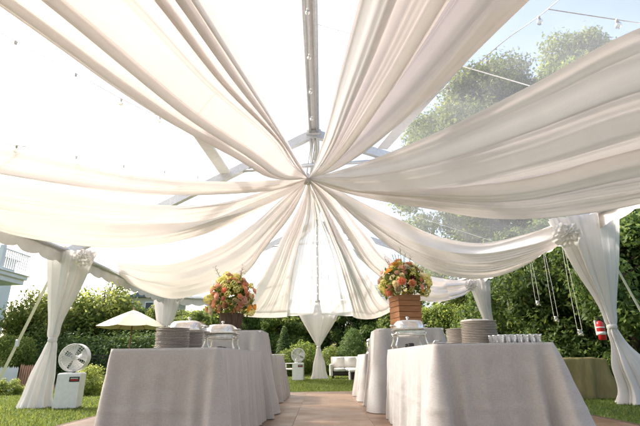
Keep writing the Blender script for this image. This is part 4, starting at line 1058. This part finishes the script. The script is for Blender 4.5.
# dark shrubs beside the tent, right
GR = 'dark shrubs along the tent side'
for k, (key, px, d, s, lb) in enumerate([
    ('shrubA', 640, 10.9, 1.10, 'dark leafy shrub behind the pale webbing strap'),
    ('shrubB', 598, 12.2, 1.12, 'dark leafy shrub behind the fire extinguisher curtain'),
    ('shrubA', 590, 12.6, .90, 'dark leafy shrub behind the olive tarped crate'),
    ('shrubB', 578, 14.8, .95, 'dark leafy shrub behind the hanging jars'),
    ('shrubA', 508, 20.5, 1.1, 'dark leafy shrub behind the tallest cream plate stack'),
    ('shrubB', 690, 12.0, 1.25, 'tall dark shrub past the pale webbing strap'),
    ('shrubC', 452, 21.5, .95, 'light leafy shrub behind the lower cream plate stack'),
    ('shrubC', 425, 22.5, .95, 'light leafy shrub between cedar flower box and cream plates'),
    ('shrubB', 620, 15.5, 1.55, 'tallest dark shrub above the fire extinguisher curtain'),
    ('shrubA', 545, 17.5, 1.5, 'tall dark shrub rising above the hanging jars')]):
    plant(key, 'leafy_shrub', lb, gx(px, d), d, s, None, 'shrub', GR)
plant('tall', 'tall_tree', 'tall pale green tree seen through the clear roof', 10.8, 24, 1.32, .5, 'tree', 'tall trees beyond the tent', 1.36)
plant('tall2', 'tall_tree', 'darker tall tree beside the pale green one, seen through the roof', 17.0, 23.5, 1.25, 2.1, 'tree', 'tall trees beyond the tent', 1.75)
plant('tall2', 'tall_tree', 'tall tree behind the dark shrubs by the pale strap', gx(600, 24), 24, .95, 4.1, 'tree', 'tall trees beyond the tent')
# far tree line
fg = 'far tree line'
for k, (px, d, s, key, lb) in enumerate([
    (205, 33, .86, 'farA', 'far green tree behind the grey plates'), (232, 35, .86, 'farA', 'far tree behind the dark potted flowers'),
    (255, 36, .86, 'farA', 'far tree over the small clipped conifers'), (278, 37, .88, 'farA', 'far tree behind the white garden chair'),
    (300, 39, .90, 'farA', 'far tree behind the aisle end fan'), (322, 40, .88, 'farB', 'far tree behind the aisle end curtain'),
    (344, 38, .94, 'farB', 'dark far tree behind the cone topiary'), (366, 36, .98, 'farB', 'dark far tree behind the glass lantern'),
    (388, 35, 1.0, 'farB', 'dark far tree behind the cedar flower box'), (412, 33, .95, 'farA', 'far tree past the cedar flower box'),
    (180, 30, .72, 'farA', 'far tree behind the curtain by the grey plates')]):
    plant(key, 'far_tree', lb, gx(px, d), d, s, None, 'tree', fg)
for px, d, s, lb in ((262, 27, 1.0, 'small clipped conifer beside the tall linen table'), (284, 27.5, 1.05, 'small clipped conifer behind the white garden chair')):
    plant('conifer', 'clipped_conifer', lb, gx(px, d), d, s, None, 'shrub', 'clipped conifers')
plant('ball', 'round_shrub', 'round clipped shrub beside the aisle end fan', gx(303, 26), 26, .9, None, 'shrub', 'round clipped shrubs')
plant('cone', 'cone_topiary', 'cone shaped clipped topiary behind the garden sofa', gx(353.5, 23.5), 23.5, 1.0, None, 'shrub', None, 1.12)
for px, d, s, lb in ((333, 24, .75, 'low light shrub behind the sofa beside the aisle end curtain'), (291, 24, .7, 'low light shrub between white chair and aisle end fan'), (378, 24.5, .9, 'low shrub behind the glass lantern')):
    plant('ball', 'round_shrub', lb, gx(px, d), d, s, None, 'shrub', 'round clipped shrubs')
# left garden
plant('hedge', 'clipped_hedge', 'dark clipped hedge below the cream umbrella', gx(118, 20), 20.0, 1.0, .05, 'hedge')
for px, d, s, key, nm, lb, c in (
    (98, 22.5, 1.12, 'airy', 'airy_tree', 'airy light green tree beside the large fan curtain', 'tree'), (62, 22, 1.05, 'airy', 'airy_tree', 'airy light green tree behind the large fan curtain', 'tree'),
    (24, 20.5, .95, 'airy', 'airy_tree', 'airy light green tree behind the slanting strap', 'tree'), (40, 21, .62, 'shrubC', 'leafy_shrub', 'round shrub beside the yellowish strap', 'shrub'),
    (85, 23, .60, 'shrubC', 'leafy_shrub', 'round shrub behind the large fan', 'shrub'), (10, 18, .55, 'shrubC', 'leafy_shrub', 'round shrub before the white house', 'shrub'),
    (160, 26, .72, 'farA', 'far_tree', 'far tree between cream umbrella and curtain', 'tree'), (128, 28, .66, 'farB', 'far_tree', 'far tree behind the cream umbrella', 'tree'), (190, 24, .62, 'farA', 'far_tree', 'leafy tree behind the stacked grey plates', 'tree'),
    (107, 27, .62, 'farA', 'far_tree', 'far tree beside the cream umbrella', 'tree')):
    plant(key, nm, lb, gx(px, d), d, s, None, c, 'garden trees on the house side')
for px, d, s, lb in ((93, 12.6, .72, 'low light green plant between fan and tablecloth'), (84, 13.4, .65, 'low light green plant behind the fan box'), (22, 13.2, .40, 'low plant before the reddish picket fence'), (6, 13.0, .42, 'low plant before the picket fence painted as sunlit'), (40, 13.4, .38, 'low plant beside the large fan curtain'), (101, 13.6, .7, 'low green plant next to the grey plates tablecloth')):
    plant('small', 'low_plant', lb, gx(px, d), d, s, None, 'plant', 'low plants along the lawn')
